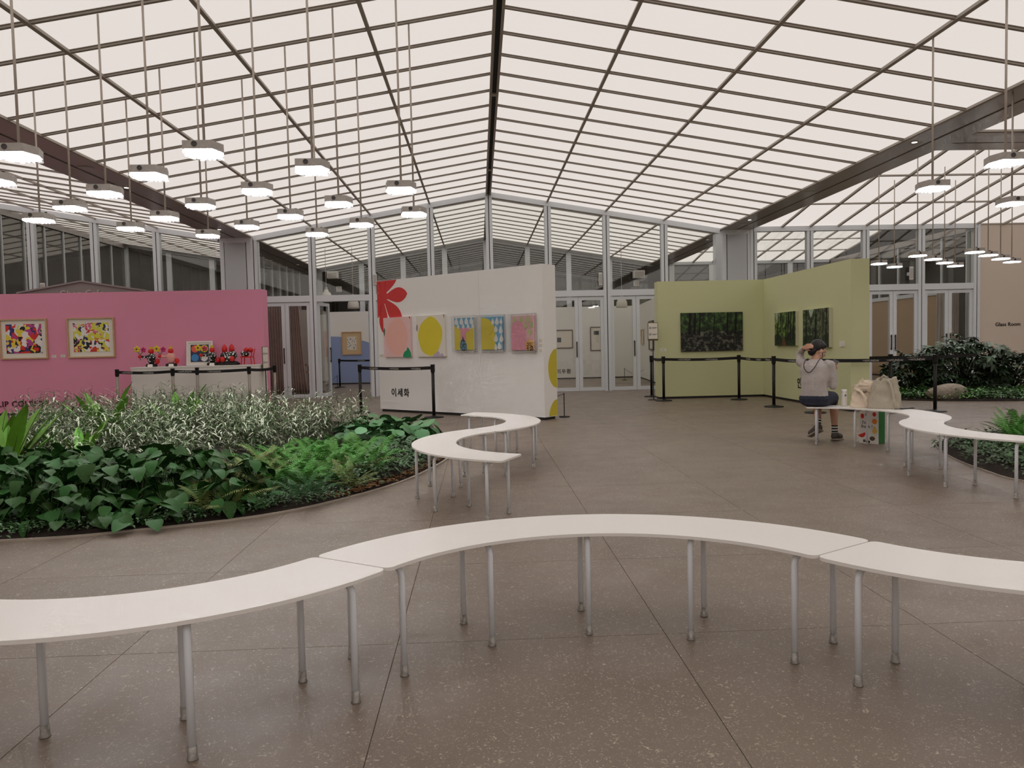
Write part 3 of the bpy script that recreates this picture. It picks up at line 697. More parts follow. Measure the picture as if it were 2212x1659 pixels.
# ------------------------------------------------------------------ benches
RI, RO, BZ, BARC = .994, 1.392, .48, math.radians(115.6)
def bench_top():
    n = 44; r = .035; vs = []; fs = []; th = .014; RM = (RI+RO)/2
    ts = [-BARC/2]+[-BARC/2+x/RM for x in (.002, .006, .012, .02, .035)]
    lo = ts[-1]; ts += [lo+(-2*lo)*i/n for i in range(1, n)]; ts += [-t for t in reversed(ts[:6])]
    for t in ts:
        s = (BARC/2-abs(t))*RM; ins = r-math.sqrt(max(0, r*r-(r-s)**2)) if s < r else 0
        for rr, z in ((RI+ins, 0), (RO-ins, 0), (RO-ins, -th), (RI+ins, -th)): vs.append((rr*math.cos(t), rr*math.sin(t), BZ+z))
    k = len(ts)
    for i in range(k-1):
        a = i*4; b = a+4
        for q in range(4): fs.append((a+q, a+(q+1) % 4, b+(q+1) % 4, b+q))
    fs.append((0, 3, 2, 1)); e = (k-1)*4; fs.append((e, e+1, e+2, e+3))
    return MB().add(vs, fs).mesh('seat_top', 'bench_white')
def leg_mesh(sign):
    """a leg at local x=0 whose top bends towards local x=sign and runs under the seat"""
    zt = BZ-.014-.0135; rb = .045; pts = [(0, 0, .03), (0, 0, zt-rb)]
    for i in range(1, 7):
        a = PI/2*i/6; pts.append((sign*rb*(1-math.cos(a)), 0, zt-rb+rb*math.sin(a)))
    pts.append((sign*.155, 0, zt)); return MB().tube(pts, .0135, 10).mesh('leg', 'bench_leg', True)
BT, LGI, LGO = bench_top(), leg_mesh(1), leg_mesh(-1)
FT = MB().lathe([(.019, 0), (.019, .004), (.0165, .008), (.0165, .046)], 10).mesh('foot', 'foot_steel', True)
def bench(label, c, mid, group):
    t = thing('curved_bench', label, 'bench', (c[0], c[1], 0), mid, group)
    obj('seat_top', BT, t)
    for k in range(-2, 3):
        a = math.radians(25.7)*k
        for R, m in (((RI+RO)/2-.16, LGI), ((RI+RO)/2+.16, LGO)):
            l = obj('leg', m, t, (R*math.cos(a), R*math.sin(a), 0), (0, 0, a)); obj('foot', FT, l)
rad = math.radians
G = 'white curved bench segments'
NM = (.456, 2.448); J = RI+RO
bench('white curved bench segment arching across the middle foreground', NM, rad(89), G)
bench('white curved bench segment leaving the foreground at the left edge', (NM[0]+J*math.cos(rad(147)), NM[1]+J*math.sin(rad(147))), rad(-91), G)
bench('white curved bench segment leaving the foreground at the right edge', (NM[0]+J*math.cos(rad(31)), NM[1]+J*math.sin(rad(31))), rad(269), G)
SB = (-.71, 8.851)
bench('far half of the S shaped white bench before the white screen', SB, rad(6), G)
bench('near half of the S shaped white bench beside the planting bed', (SB[0]+J*math.cos(rad(-52)), SB[1]+J*math.sin(rad(-52))), rad(186), G)
RB = (3.773, 8.611); RF = (RB[0]+J*math.cos(rad(-46)), RB[1]+J*math.sin(rad(-46)))
bench('white curved bench segment on which the person and bags rest', RB, rad(12), G)
bench('white curved bench segment curling past the small bed at the right edge', RF, rad(192), G)

# ------------------------------------------------------------------ pendant lamps
HEX = [(-.13, -.16), (.115, -.16), (.165, 0), (.115, .16), (-.115, .16), (-.165, 0)]
def hexs(s): return [(x*s, y*s) for x, y in HEX]
M_H = MB().prism(hexs(1), -.070, 0).mesh('housing', 'lamp_housing')
M_L = MB().prism(hexs(.99), -.098, -.070)
M_L = M_L.mesh('clear_cover', 'acrylic')
dm = MB()
for i in range(-3, 4):
    for j in range(-3, 4):
        x, y = i*.042, j*.045
        if abs(x)/.15+abs(y)/.30 < 1.0 and abs(y) < .15: dm.ball((x, y, -.082), .015, 7, 4)
M_D = dm.mesh('diode_lens', 'led_lens', True)
M_P = MB().prism(hexs(.90), -.084, -.0705).mesh('diode_plate', 'led')
M_K = MB().lathe([(.024, 0), (.024, .004), (.018, .004), (.017, .001)], 12)
M_K.v = [(x, -z, y) for x, y, z in M_K.v]; M_K = M_K.mesh('knockout', 'knockout')
M_G = MB().lathe([(.03, 0), (.03, .012), (.016, .02), (.016, .035)], 10).mesh('gland', 'black')
RODM = {}
def zroof(x, y):
    if XLW < x < XL or XV < x < XRW: return 4.5
    if x < XL: return ZV+SL*(XLW-x)
    if x < XV: return zmain(x)
    if y > 16.27: return 4.575+SL*(YW-y)
    return 4.575+(RG-4.575)*(y-12.96)/(16.27-12.96) if y > 12.96 else 4.6
def pendant(x, y, label, group, rot=0):
    t = thing('pendant_lamp', label, 'lamp', (x, y, 3.13), rot, group)
    obj('housing', M_H, t); obj('clear_cover', M_L, t); obj('diode_plate', M_P, t); d = obj('diode_lens', M_D, t); d['kind'] = 'stuff'
    obj('knockout', M_K, t, (-.03, -.1605, -.030)); obj('gland', M_G, t, (.06, .03, 0))
    h = zroof(x, y)-3.13
    MB().tube([(0, 0, 0), (0, 0, h)], .0115, 8).build('rod', 'rod', t, smooth=True)
GL = 'hexagonal pendant lamps hung over the planting bed'
for x, y, lb in ((-5.51, 10.05, 'leftmost lamp of the row over the far side of the bed'), (-4.72, 9.27, 'second lamp from the left edge hanging just above the left beam'),
             (-3.945, 8.48, 'pendant lamp over the beam, left of the large frontmost pair'), (-4.715, 10.82, 'small pendant lamp hanging before the tall left windows'),
             (-3.945, 10.04, 'pendant lamp hanging in front of the lower end of the left beam'), (-3.22, 9.26, 'pendant lamp hanging right under the largest middle lamp'),
             (-3.945, 11.59, 'lowest small pendant lamp beside the left pier'), (-3.155, 10.83, 'small pendant lamp just right of the left pier'),
             (-2.375, 10.05, 'pendant lamp touching the long ceiling rail in the middle left'), (-1.62, 9.25, 'pendant lamp below and right of the lamp in the middle of the left slope'),
             (-2.365, 11.6, 'lowest small pendant lamp before the glass gable'), (-1.59, 10.8, 'small pendant lamp before the second glass bay left of the ridge'),
             (-.80, 10.01, 'lower of the two pendant lamps nearest to the ridge'), (-3.90, 6.85, 'largest pendant lamp, at the left edge over the pink wall'),
             (-3.14, 7.66, 'large pendant lamp above the middle of the left beam'), (-2.33, 6.83, 'large pendant lamp highest in the cluster, left of centre'),
             (-2.34, 8.46, 'pendant lamp directly right of the highest large one'), (-1.55, 7.5, 'large pendant lamp in the middle of the left slope, on two crossing rods'),
             (-.81, 8.49, 'upper of the two pendant lamps nearest to the ridge'), (-4.70, 7.83, 'pendant lamp cut by the left edge of the picture')):
    pendant(x, y, lb, GL)
GR = 'hexagonal pendant lamps on the right'
for x, y, lb in ((5.306, 8.83, 'pendant lamp hanging below the right beam, nearest to the middle'), (5.30, 7.58, 'pendant lamp at the right edge, the higher and larger of two'), (7.03, 9.92, 'pendant lamp at the right edge, the lower of two'),
             (9.32, 17.62, 'leftmost of the far lamps hanging over the end of the green screen'), (10.15, 18.46, 'second from left of the far lamps by the green screen'),
             (9.32, 16.04, 'first lamp of the middle row of four far lamps'), (10.13, 16.83, 'second lamp of the middle row of four far lamps'), (10.92, 17.68, 'third lamp of the middle row of four far lamps'), (11.70, 18.51, 'fourth lamp of the middle row of four far lamps'),
             (10.24, 15.55, 'first lamp of the right row of four far lamps'), (10.96, 16.19, 'second lamp of the right row of four far lamps'), (11.79, 16.99, 'third lamp of the right row of four far lamps'), (12.59, 17.75, 'fourth lamp of the right row of four far lamps')):
    pendant(x, y, lb, GR)

# ------------------------------------------------------------------ belt barriers
M_BASE = MB().lathe([(.19, 0), (.19, .012), (.175, .022), (.05, .034), (.034, .05)], 24).mesh('base', 'post_black', True)
M_POLE = {m: MB().tube([(0, 0, .03), (0, 0, .92)], .031, 12).mesh('pole', m, True) for m in ('post_black', 'steel')}
M_HEAD = MB().lathe([(.034, .86), (.042, .89), (.042, 1.0), (.045, 1.005), (.045, 1.02)], 12).mesh('belt_head', 'post_black', True)
L_HY = text_mesh('HYUNDAI', .050, .0005, .0, 1.08, 'print_white'); L_THE = text_mesh('THE', .022, .0005, .0, 1.05, 'print_white')
def barrier(p, label, q=None, pole='post_black', prints=(), group='belt barrier posts', flip=False):
    """post at p; a belt runs from its head to the point q"""
    t = thing('belt_barrier', label, 'barrier', (p[0], p[1], 0), 0, group)
    obj('base', M_BASE, t); obj('pole', M_POLE[pole], t); obj('belt_head', M_HEAD, t)
    if q is None: return t
    dx, dy = q[0]-p[0], q[1]-p[1]; L = math.hypot(dx, dy); a = math.atan2(dy, dx)
    b = obj('belt', None, t, (0, 0, 0), (0, 0, a))
    n = 8; mb = MB(); sag = .02
    vs = []
    for i in range(n+1):
        u = i/n; x = .04+(L-.08)*u; z = .985-sag*4*u*(1-u)
        vs += [(x, -.002, z-.062), (x, .002, z-.062), (x, .002, z), (x, -.002, z)]
    fs = [(0, 3, 2, 1), (4*n, 4*n+1, 4*n+2, 4*n+3)]
    for i in range(n):
        for k in range(4): fs.append((4*i+k, 4*i+(k+1) % 4, 4*i+4+(k+1) % 4, 4*i+4+k))
    bb = mb.add(vs, fs).mesh('belt', 'belt'); b.data = None
    COLb = bpy.data.objects.new('belt', bb); COL.objects.link(COLb); COLb.parent = t; COLb.rotation_euler = (0, 0, a)
    bpy.data.objects.remove(b)
    for u in prints:
        x = L*u; z = .985-sag*4*u*(1-u)-.050
        if flip:
            obj('lettering', L_HY, COLb, (x, .003, z), (PI/2, 0, PI)); obj('lettering', L_THE, COLb, (x+.05, .003, z+.012), (PI/2, 0, PI))
        else:
            obj('lettering', L_HY, COLb, (x, -.003, z), UPR); obj('lettering', L_THE, COLb, (x-.045, -.003, z+.012), UPR)
    return t
S1, S2 = (-2.527, 16.28), (-.906, 14.76)
barrier(S1, 'black belt post at the left corner of the white screen', S2, prints=(.16, .45, .74)); barrier(S2, 'black belt post standing in front of the white screen')
R0, R1, R2, R3, R4, R5, R6 = (4.245, 18.92), (4.20, 17.47), (5.875, 17.24), (5.872, 15.16), (6.07, 13.70), (7.88, 14.46), (8.10, 13.37)
barrier(R1, 'black belt post before the left end of the green screen', R2, prints=(.22, .58)); barrier(R0, 'black belt post furthest left, beside the sign stand', R1)
barrier(R2, 'black belt post before the dark forest painting', R3, prints=(.25, .55, .8)); barrier(R3, 'black belt post before the corner of the green screen', R4, prints=(.4,))
barrier(R4, 'black belt post hidden behind the seated person', R6, prints=(.42, .62, .80)); barrier(R6, 'black belt post in front of the large dark shrub')
barrier(R5, 'black belt post between the green screen and the shrub', (10.1, 15.2), prints=(.2,)); 
barrier((7.55, 16.6), 'black belt post concealed behind the end of the green screen', R5, prints=(.5,))
L1, L2, L3, L4, L5 = (-7.93, 17.15), (-6.56, 16.70), (-6.22, 17.18), (-4.98, 16.80), (-4.66, 17.65)
barrier(L1, 'steel belt post at the left end of the plinth', L2, 'steel', prints=(.12, .5)); barrier(L2, 'steel belt post second from the left before the plinth', L4, 'steel', prints=(.1, .48))
barrier(L3, 'steel belt post standing just behind the second one, before the plinth', None, 'steel'); barrier(L4, 'steel belt post before the right end of the plinth', L5, 'steel'); barrier(L5, 'steel belt post at the end of the pink wall by the curtain', None, 'steel')
barrier((-5.0, 27.6), 'black belt post inside the gallery before the blue painted wall', (-3.3, 27.5), prints=(.4,))
def rope_post(p, q, label, h=.45):
    t = thing('rope_post', label, 'barrier', (p[0], p[1], 0), 0, 'low rope posts')
    MB().lathe([(.10, 0), (.10, .018), (.02, .022)], 16).build('base', 'post_black', t, smooth=True); MB().tube([(0, 0, .02), (0, 0, h)], .009, 8).build('post', 'post_black', t)
    n = 10; dx, dy = q[0]-p[0], q[1]-p[1]
    MB().tube([(dx*i/n, dy*i/n, h-.015-.35*h*4*(i/n)*(1-i/n)) for i in range(n+1)], .005, 6).build('cord', 'post_black', t)
rope_post((1.54, 14.16), (.3, 15.35), 'low black rope post just right of the white screen')
rope_post((-5.0, 27.1), (-5.5, 25.9), 'low black rope post inside the gallery by the blue wall')
rope_post((5.25, 27.8), (5.62, 26.2), 'low black rope post inside the gallery beside the angled white wall')

# ------------------------------------------------------------------ plinth with small sculptures (plain stand-ins)
t = thing('display_plinth', 'long white display plinth against the pink wall', 'plinth')
MB().box(-7.75, -4.95, 17.42, 18.10, 0, 1.02).build('body', 'plinth_white', t); MB().box(-7.76, -4.94, 17.41, 18.10, 1.02, 1.05).build('top', 'plinth_white', t)
PZ = 1.05
def flower(t, c, r, m, core='slot_black'):
    f = obj('flower', None, t, c)
    for i in range(5):
        a = 2*PI*i/5+.3; MB().ball((r*.62*math.cos(a), 0, r*.62*math.sin(a)), r*.42, 8, 5, (1, .45, 1)).build('petal', m, f, smooth=True)
    MB().ball((0, -r*.2, 0), r*.2, 8, 5).build('flower_heart', core, f, smooth=True)
def sculpture(x, label, body, base='black', extra=None):
    t = thing('small_sculpture', label, 'sculpture', (x, 17.72, PZ))
    MB().lathe([(.10, 0), (.11, .02), (.10, .06), (.05, .075)], 14, (0, 0, 0), 1.2, .8).build('base', base, t, smooth=True)
    MB().lathe([(.045, .07), (.075, .12), (.095, .20), (.09, .26), (.05, .30)], 14).build('trunk', body, t, smooth=True)
    MB().ball((0, 0, .345), .06, 12, 8, (1, 1, 1.15)).build('knob', 'red_gloss', t, smooth=True)
    MB().lathe([(.035, .40), (.04, .44), (.045, .45)], 8).build('cap', 'yellow_gloss', t)
    MB().tube([(-.05, 0, .24), (-.14, -.02, .22), (-.20, -.03, .23)], [.03, .026, .03], 8).build('branch', body, t, smooth=True)
    MB().ball((-.235, -.03, .235), .05, 10, 6, (1, .8, .8)).build('bead', 'red_gloss', t, smooth=True)
    MB().ball((.13, 0, .12), .06, 10, 6, (.9, .8, 1.1)).build('bead', 'red_gloss', t, smooth=True)
    MB().tube([(-.235, -.03, .15), (-.235, -.03, .27), (-.29, -.03, .36)], .008, 6).tube([(-.235, -.03, .27), (-.16, -.03, .35)], .008, 6).build('stalk', 'stalk_green', t)
    flower(t, (-.30, -.03, .40), .075, 'yellow_gloss'); flower(t, (-.155, -.03, .385), .062, 'magenta_gloss')
    return t
sculpture(-7.42, 'small black and white dotted sculpture with flowers at the left end of the plinth', 'dotted_black')
sculpture(-6.98, 'small pale pink sculpture with flowers, second on the plinth', 'pink_soft')
t = sculpture(-6.06, 'small dotted sculpture with flowers overlapping the white frame on the plinth', 'dotted_black')
for x in (-7.36, -6.90, -6.0):
    MB_ = MB().add([(-.05, -.03, 0), (.05, -.03, 0), (.05, .03, 0), (-.05, .03, 0), (-.05, 0, .06), (.05, 0, .06)], [(0, 3, 2, 1), (0, 1, 5, 4), (2, 3, 4, 5), (1, 2, 5), (3, 0, 4)])
    tag(MB_.build('place_card', 'paper', None, (x, 17.50, PZ)), {-7.36: 'white tent card before the leftmost sculpture', -6.90: 'white tent card before the pale pink sculpture', -6.0: 'white tent card before the sculpture beside the frame'}[x], 'label')
t = thing('leaning_picture', 'white framed print of four coloured shapes leaning on the plinth', 'picture', (-6.715, 17.93, PZ), 0); t.rotation_euler = (rad(-6), 0, 0)
frame_box(t, .59, .56, .035, .03, 'frame_white'); flat(t, 'mount', rect(.03, .56, .03, .53), 'paper', -.006); flat(t, 'print', rect(.09, .50, .08, .48), 'print_navy', -.010)
for x, z, m in ((.19, .385, 'coral'), (.40, .385, 'lemon'), (.19, .18, 'azure'), (.40, .18, 'white_paint')): flat(t, 'coloured_disc', disc(x, z, .085, 16), m, -.0135)
t = thing('small_sculpture', 'dark dotted heap with upright red cones near the right end of the plinth', 'sculpture', (-5.70, 17.72, PZ))
MB().lathe([(.20, 0), (.22, .03), (.16, .08), (.05, .10)], 16, (0, 0, 0), 1.2, .6).build('base', 'black', t, smooth=True)
for x, z, r in ((-.07, .2, .11), (.09, .22, .11), (.02, .12, .12)): MB().ball((x, 0, z), r, 12, 8).build('dotted_ball', 'dotted_black', t, smooth=True)
for x, z in ((-.08, .38), (.08, .385)): MB().lathe([(.05, -.10), (.065, -.03), (.05, .04), (.01, .09)], 12, (x, 0, z)).build('red_cone', 'red_gloss', t, smooth=True)
for x, z in ((-.10, .13), (.11, .14)): MB().ball((x, -.10, z), .055, 10, 6, (1, .8, 1.2)).build('bead', 'red_gloss', t, smooth=True)
t = thing('small_sculpture', 'red chair shaped sculpture with round red tops at the right end of the plinth', 'sculpture', (-5.28, 17.72, PZ))
for x, y in ((-.10, -.08), (.10, -.08), (-.08, .08), (.12, .08)): MB().tube([(x*1.15, y, 0), (x, y, .17)], .012, 8).build('leg', 'red_gloss', t)
MB().box(-.13, .13, -.1, .1, .16, .185).build('seat', 'red_gloss', t); MB().lathe([(.07, .185), (.10, .24), (.08, .30)], 12, (-.05, 0, 0)).build('trunk', 'dotted_black', t, smooth=True)
for x in (-.05, .05): MB().ball((x+.03, .02, .33), .06, 10, 6).build('red_knob', 'red_gloss', t, smooth=True)
for x in (.08, .13): MB().tube([(x-.02, .09, .18), (x+.02, .10, .36)], .01, 8).build('back_post', 'red_gloss', t)

# ------------------------------------------------------------------ sign stands
def sign_stand(p, rotz, label, w=.24, h=.38, z0=1.43):
    t = thing('sign_stand', label, 'sign', (p[0], p[1], 0), rotz)
    MB().lathe([(.14, 0), (.14, .01), (.02, .014)], 20).build('base', 'post_black', t); MB().tube([(0, 0, .01), (0, 0, z0+.02)], .011, 8).build('pole', 'post_black', t)
    b = MB().box(-w/2, w/2, -.012, .0, z0-.04, z0+h).build('board', 'brown_board', t)
    MB().box(-w/2+.012, w/2-.012, -.014, -.012, z0, z0+h-.012).build('notice', 'paper', b)
    for k, zz in enumerate((z0+h*.68, z0+h*.28)):
        ring = MB().prism(disc(-w*.27, zz, .028, 18), 0, .001, Matrix.Translation((0, -.014, 0)) @ Matrix.Rotation(PI/2, 4, 'X')); ring.build('pictogram', 'black', b)
        MB().prism(disc(-w*.27, zz, .021, 18), 0, .001, Matrix.Translation((0, -.0152, 0)) @ Matrix.Rotation(PI/2, 4, 'X')).build('pictogram_field', 'paper', b)
        MB().box(-w*.30, -w*.24, -.0172, -.0162, zz-.012, zz+.012).build('pictogram_mark', 'black', b)
        for q in range(2): MB().box(-w*.08, w*(.40-.1*q), -.0150, -.014, zz+.002-.018*q, zz+.010-.018*q).build('printed_line', 'black', b)
sign_stand((4.05, 17.84), 0, 'small notice with pictograms on a thin black stand left of the green screen')
sign_stand((-4.88, 17.72), rad(76), 'small notice on a thin stand seen edge on at the end of the pink wall', .26, .50, .95)

# ------------------------------------------------------------------ things seen behind the glass
def curtain(label, x0, x1, xb0, xb1, y, z1, m, folds):
    n = folds*6; vs = []; fs = []; rows = 6
    for r in range(rows+1):
        u = r/rows; z = .05+(z1-.05)*(1-u)
        a = x0+(xb0-x0)*u**1.5; b = x1+(xb1-x1)*u**1.5
        for i in range(n+1):
            v = i/n; vs.append((a+(b-a)*v, y+.045*math.sin(2*PI*folds*v)*(1+.3*math.sin(i*1.7+r*.2)), z))
    for r in range(rows):
        for i in range(n): fs.append((r*(n+1)+i, r*(n+1)+i+1, (r+1)*(n+1)+i+1, (r+1)*(n+1)+i))
    t = thing('curtain', label, 'curtain'); c = MB().add(vs, fs).build('fabric', m, t, smooth=True)
    so = c.modifiers.new('thick', 'SOLIDIFY'); so.thickness = .004
    MB().box(x0-.05, x1+.05, y-.02, y+.02, z1, z1+.03).build('heading', m, t)
curtain('brown pleated curtain behind the glass door, the one next to the pink wall', -6.15, -5.55, -6.10, -5.55, 22.45, 2.72, 'curtain', 8)
curtain('brown pleated curtain behind the glass door, flaring towards its hem', -5.46, -5.16, -5.46, -4.98, 22.45, 2.70, 'curtain', 6)
curtain('brown pleated curtain behind the glass door by the beige wall', 13.82, 14.30, 13.82, 14.30, 22.45, 2.70, 'curtain', 6)
curtain('narrow pale curtain behind the glass door by the beige wall', 13.62, 13.80, 13.56, 13.76, 22.40, 2.70, 'curtain_pale', 2)
t = thing('trolley', 'small wooden trolley standing behind the glass beside the curtain', 'trolley', (-5.2, 23.4, 0))
MB().box(-.35, .16, -.18, .18, .86, .90).build('tray', 'wood_cart', t); MB().box(-.33, .12, -.16, .16, .66, .72).build('drawer', 'wood_cart', t); MB().box(-.33, .12, -.16, .16, .30, .36).build('shelf', 'wood_cart', t)
for x in (.04, -.30): MB().box(x, x+.09, -.1, .1, .10, .86).build('upright', 'cart_dark', t)
MB().box(-.35, .2, -.13, .13, .07, .11).build('foot_bar', 'cart_dark', t)
for x in (-.28, .15): MB().lathe([(.03, 0), (.035, .03), (.03, .06)], 10, (x, 0, 0)).build('caster', 'black', t)
MB().box(-.3, -.05, -.14, .14, .90, .93).build('folder', 'cart_dark', t)
t = thing('kiosk', 'grey kiosk with a low gable rising behind the pink wall', 'kiosk', (-9.72, 19.9, 0))
MB().prism([(-1.5, 0), (1.5, 0), (1.5, 2.90), (0, 3.15), (-1.5, 2.90)], -.5, .5, Matrix.Rotation(PI/2, 4, 'X')).build('body', 'kiosk_grey', t)
MB().bar((-1.55, 0, 2.90), (0, 0, 3.16), 1.1, .04).bar((1.55, 0, 2.90), (0, 0, 3.16), 1.1, .04).build('roof', 'kiosk_grey', t)
obj('lettering', text_mesh('Chez Cafe', .22, .004, .006, 1.15, 'kiosk_letter', 'CENTER'), t, (0, -.51, 2.79), UPR)
def bell_lamp(x, y, zt, label):
    t = thing('bell_lamp', label, 'lamp', (x, y, zt), 0, 'bell shaped lamps in the gallery')
    MB().lathe([(.20, -.40), (.205, -.36), (.19, -.2), (.13, -.10), (.08, -.06), (.07, 0), (.03, .02)], 16).build('shade', 'bell_glass', t, smooth=True)
    MB().tube([(0, 0, .02), (0, 0, zmain(x)-zt)], .01, 6).build('rod', 'rod', t)
    MB().lathe([(.05, .0), (.05, .07), (.02, .09)], 10).build('socket', 'lamp_housing', t)
bell_lamp(-4.34, 27, 3.16, 'bell shaped lamp in the gallery above the blue painted wall'); bell_lamp(-5.1, 26.2, 3.36, 'bell shaped lamp in the gallery left of the open door'); bell_lamp(5.04, 27, 3.0, 'bell shaped lamp in the gallery above the right glass doors')
def spk(x, y, z, w, h, d, label, name='wall_speaker', tilt=0):
    t = thing(name, label, 'speaker' if 'speaker' in name else 'fitting', (x, y, z)); 
    b = MB().box(-w/2, w/2, -d, 0, 0, h).mesh('body', 'spk_white'); bevel(b, .02); obj('body', b, t, (0, 0, 0), (tilt, 0, 0))
    MB().box(-w*.4, w*.4, -d-.004, -d+.01, h*.12, h*.88).build('grille', 'seam', t, (0, 0, 0), (tilt, 0, 0))
    MB().box(-.03, .03, -.01, .16, h*.35, h*.6).build('bracket', 'aluminium', t)
spk(-5.69, 30.78, 4.13, .44, .28, .25, 'white loudspeaker high on the far glass wall at the left'); spk(6.42, 30.78, 3.93, .46, .30, .25, 'white loudspeaker high on the far glass wall at the right')
spk(-5.5, 30.85, 3.62, .22, .22, .08, 'square white box below the left loudspeaker', 'wall_fitting'); spk(6.35, 30.85, 3.62, .22, .22, .08, 'square white box below the right loudspeaker', 'wall_fitting')
spk(3.46, 21.76, 2.99, .10, .36, .06, 'slim white box on the mullion above the middle glass doors', 'wall_fitting'); spk(-11.94, 21.76, 2.99, .13, .36, .06, 'slim white box on the mullion above the pink wall', 'wall_fitting')
spk(12.45, 21.76, 2.98, .11, .38, .06, 'slim white box on the mullion right of the green screen', 'wall_fitting'); spk(-2.87, 21.76, 3.12, .10, .32, .06, 'slim white box on the mullion left of the white screen', 'wall_fitting')
# pictures in the gallery
t = thing('gallery_print', 'framed cream print with one small grey square, left of the glass door post', 'picture', (2.62, 29.895, 1.20)); frame_box(t, 1.02, .72, .03, .03, 'frame_walnut'); flat(t, 'sheet', rect(.02, 1.0, .02, .70), 'paper', -.005); flat(t, 'grey_square', rect(.40, .56, .24, .42), 'slate', -.008)
t = thing('gallery_print', 'framed cream print with two small grey squares behind the glass door', 'picture', (4.32, 29.895, 1.08)); frame_box(t, .86, .93, .03, .03, 'frame_walnut'); flat(t, 'sheet', rect(.02, .84, .02, .91), 'paper', -.005); flat(t, 'grey_square', rect(.14, .34, .62, .77), 'slate', -.008); flat(t, 'grey_square', rect(.62, .74, .18, .36), 'slate', -.008)
t = thing('gallery_print', 'oak framed print of small dark dots on the blue painted wall', 'picture', (-5.31, 29.99, 1.135)); frame_box(t, .76, .89, .035, .03, 'frame_oak'); flat(t, 'mount', rect(.03, .73, .03, .86), 'tan_mount', -.005); flat(t, 'sheet', rect(.21, .56, .19, .70), 'paper', -.008)
rnd = random.Random(5); mb = MB()
for k in range(34): mb.prism(disc(rnd.uniform(.23, .54), rnd.uniform(.21, .68), rnd.choice((.012, .018)), 6), 0, .001, Matrix.Translation((0, -.0105, 0)) @ Matrix.Rotation(PI/2, 4, 'X'))
mb.build('dots', 'slate', t)['kind'] = 'stuff'
a5 = math.atan2(2.4, -.23)-PI
t = thing('gallery_canvas', 'pink and red striped canvas on the wall beyond the open glass door', 'picture', (-5.70, 28.95, 1.08), rad(-84.6)); MB().box(0, .75, .0, .05, 0, .95).build('canvas', 'rose_pale', t)
for x in (.05, .25, .45, .62): MB().box(x, x+.09, .05, .052, 0, .95).build('painted_stripe', 'salmon' if x != .25 else 'coral', t)
WDX = (6.2-5.72)/(29.85-24.8)
def w2pic(y0, w, z0, h, label, fm):
    t = thing('gallery_print', label, 'picture', (5.72+(y0-24.8)*WDX-.006, y0, z0), -PI/2-math.atan(WDX)); frame_box(t, w, h, .035, .04, fm); flat(t, 'sheet', rect(.03, w-.03, .03, h-.03), 'paper', -.006); flat(t, 'pale_strip', rect(w*.3, w*.7, h*.2, h*.8), 'canvas_cream', -.009)
w2pic(26.3, 1.15, 1.10, .98, 'walnut framed print on the angled white wall beside the sign stand', 'frame_walnut'); w2pic(28.6, .7, 1.30, .55, 'pale framed print further back on the angled white wall', 'frame_oak')

# ------------------------------------------------------------------ seated person
def organic(mb, voxel, smooth=6, name='body', mt='skin'):
    me = mb.mesh(name, mt); o = bpy.data.objects.new('tmp', me); COL.objects.link(o)
    m = o.modifiers.new('r', 'REMESH'); m.mode = 'VOXEL'; m.voxel_size = voxel
    s = o.modifiers.new('s', 'SMOOTH'); s.factor = .5; s.iterations = smooth
    dg = bpy.context.evaluated_depsgraph_get(); out = bpy.data.meshes.new_from_object(o.evaluated_get(dg))
    bpy.data.objects.remove(o); bpy.data.meshes.remove(me)
    out.name = name; out.materials.clear(); out.materials.append(MATS[mt]); out.polygons.foreach_set('use_smooth', [True]*len(out.polygons)); return out
def limb(mb, pts, rad, n=12):
    mb.tube(pts, rad, n)
    for p, r in zip(pts, rad): mb.ball(p, r*.995, n, 8)
mat('skin', (190, 144, 118), .55); mat('hair', (20, 17, 16), .45); mat('grey_knit', (178, 170, 166), .9, noise=(40, .10)); mat('navy_short', (42, 46, 62), .85, noise=(20, .2)); mat('shoe', (84, 76, 70), .8, noise=(40, .2)); mat('sole', (150, 140, 128), .7)
mat('sock_black', (24, 24, 26), .9); mat('sock_white', (226, 222, 214), .9); mat('cord_brown', (56, 38, 30), .7); mat('phone_dark', (70, 68, 72), .35); mat('lip', (150, 84, 76), .5)
PT = thing('person', 'person in grey long sleeved top and navy shorts sitting on the bench with a phone', 'person', (4.27, 9.66, .482), rad(52))
# local x = forward, y = left, z = up from the seat
body = MB()
def ell(mb, c, rx, ry, rz, n=16, m=10): mb.ball(c, 1, n, m, (rx, ry, rz))
HC = Vector((.115, -.015, .725)); HR = Matrix.Rotation(rad(-44), 3, 'Z') @ Matrix.Rotation(rad(24), 3, 'Y')
def hd(x, y, z): return HC+HR @ Vector((x, y, z))
def rell(mb, c, rx, ry, rz, n=16, m=10):
    k = len(mb.v); mb.ball((0, 0, 0), 1, n, m, (rx, ry, rz)); mb.v[k:] = [tuple(hd(*c)+HR @ Vector(v)) for v in mb.v[k:]]
ell(body, (0, 0, .13), .12, .165, .13); ell(body, (.02, 0, .36), .10, .14, .22); limb(body, [(.045, 0, .52), (.085, -.005, .63)], [.066, .056])
rell(body, (0, 0, 0), .098, .074, .112); rell(body, (.045, 0, -.055), .062, .058, .068); rell(body, (.062, 0, -.10), .034, .034, .024)     # skull, face, chin
limb(body, [hd(.093, 0, .004), hd(.118, 0, -.034)], [.010, .015], 8)                                                                       # nose
for s in (-1, 1):
    rell(body, (.006, s*.075, -.022), .021, .011, .034, 10, 6); rell(body, (.088, s*.03, .012), .014, .016, .010, 8, 5)                     # ears, brows
limb(body, [(.04, .17, .555), (.22, .235, .66)], [.045, .038]); limb(body, [(.22, .235, .66), (.035, .145, .745)], [.036, .025])                            # left arm up to the back of the head
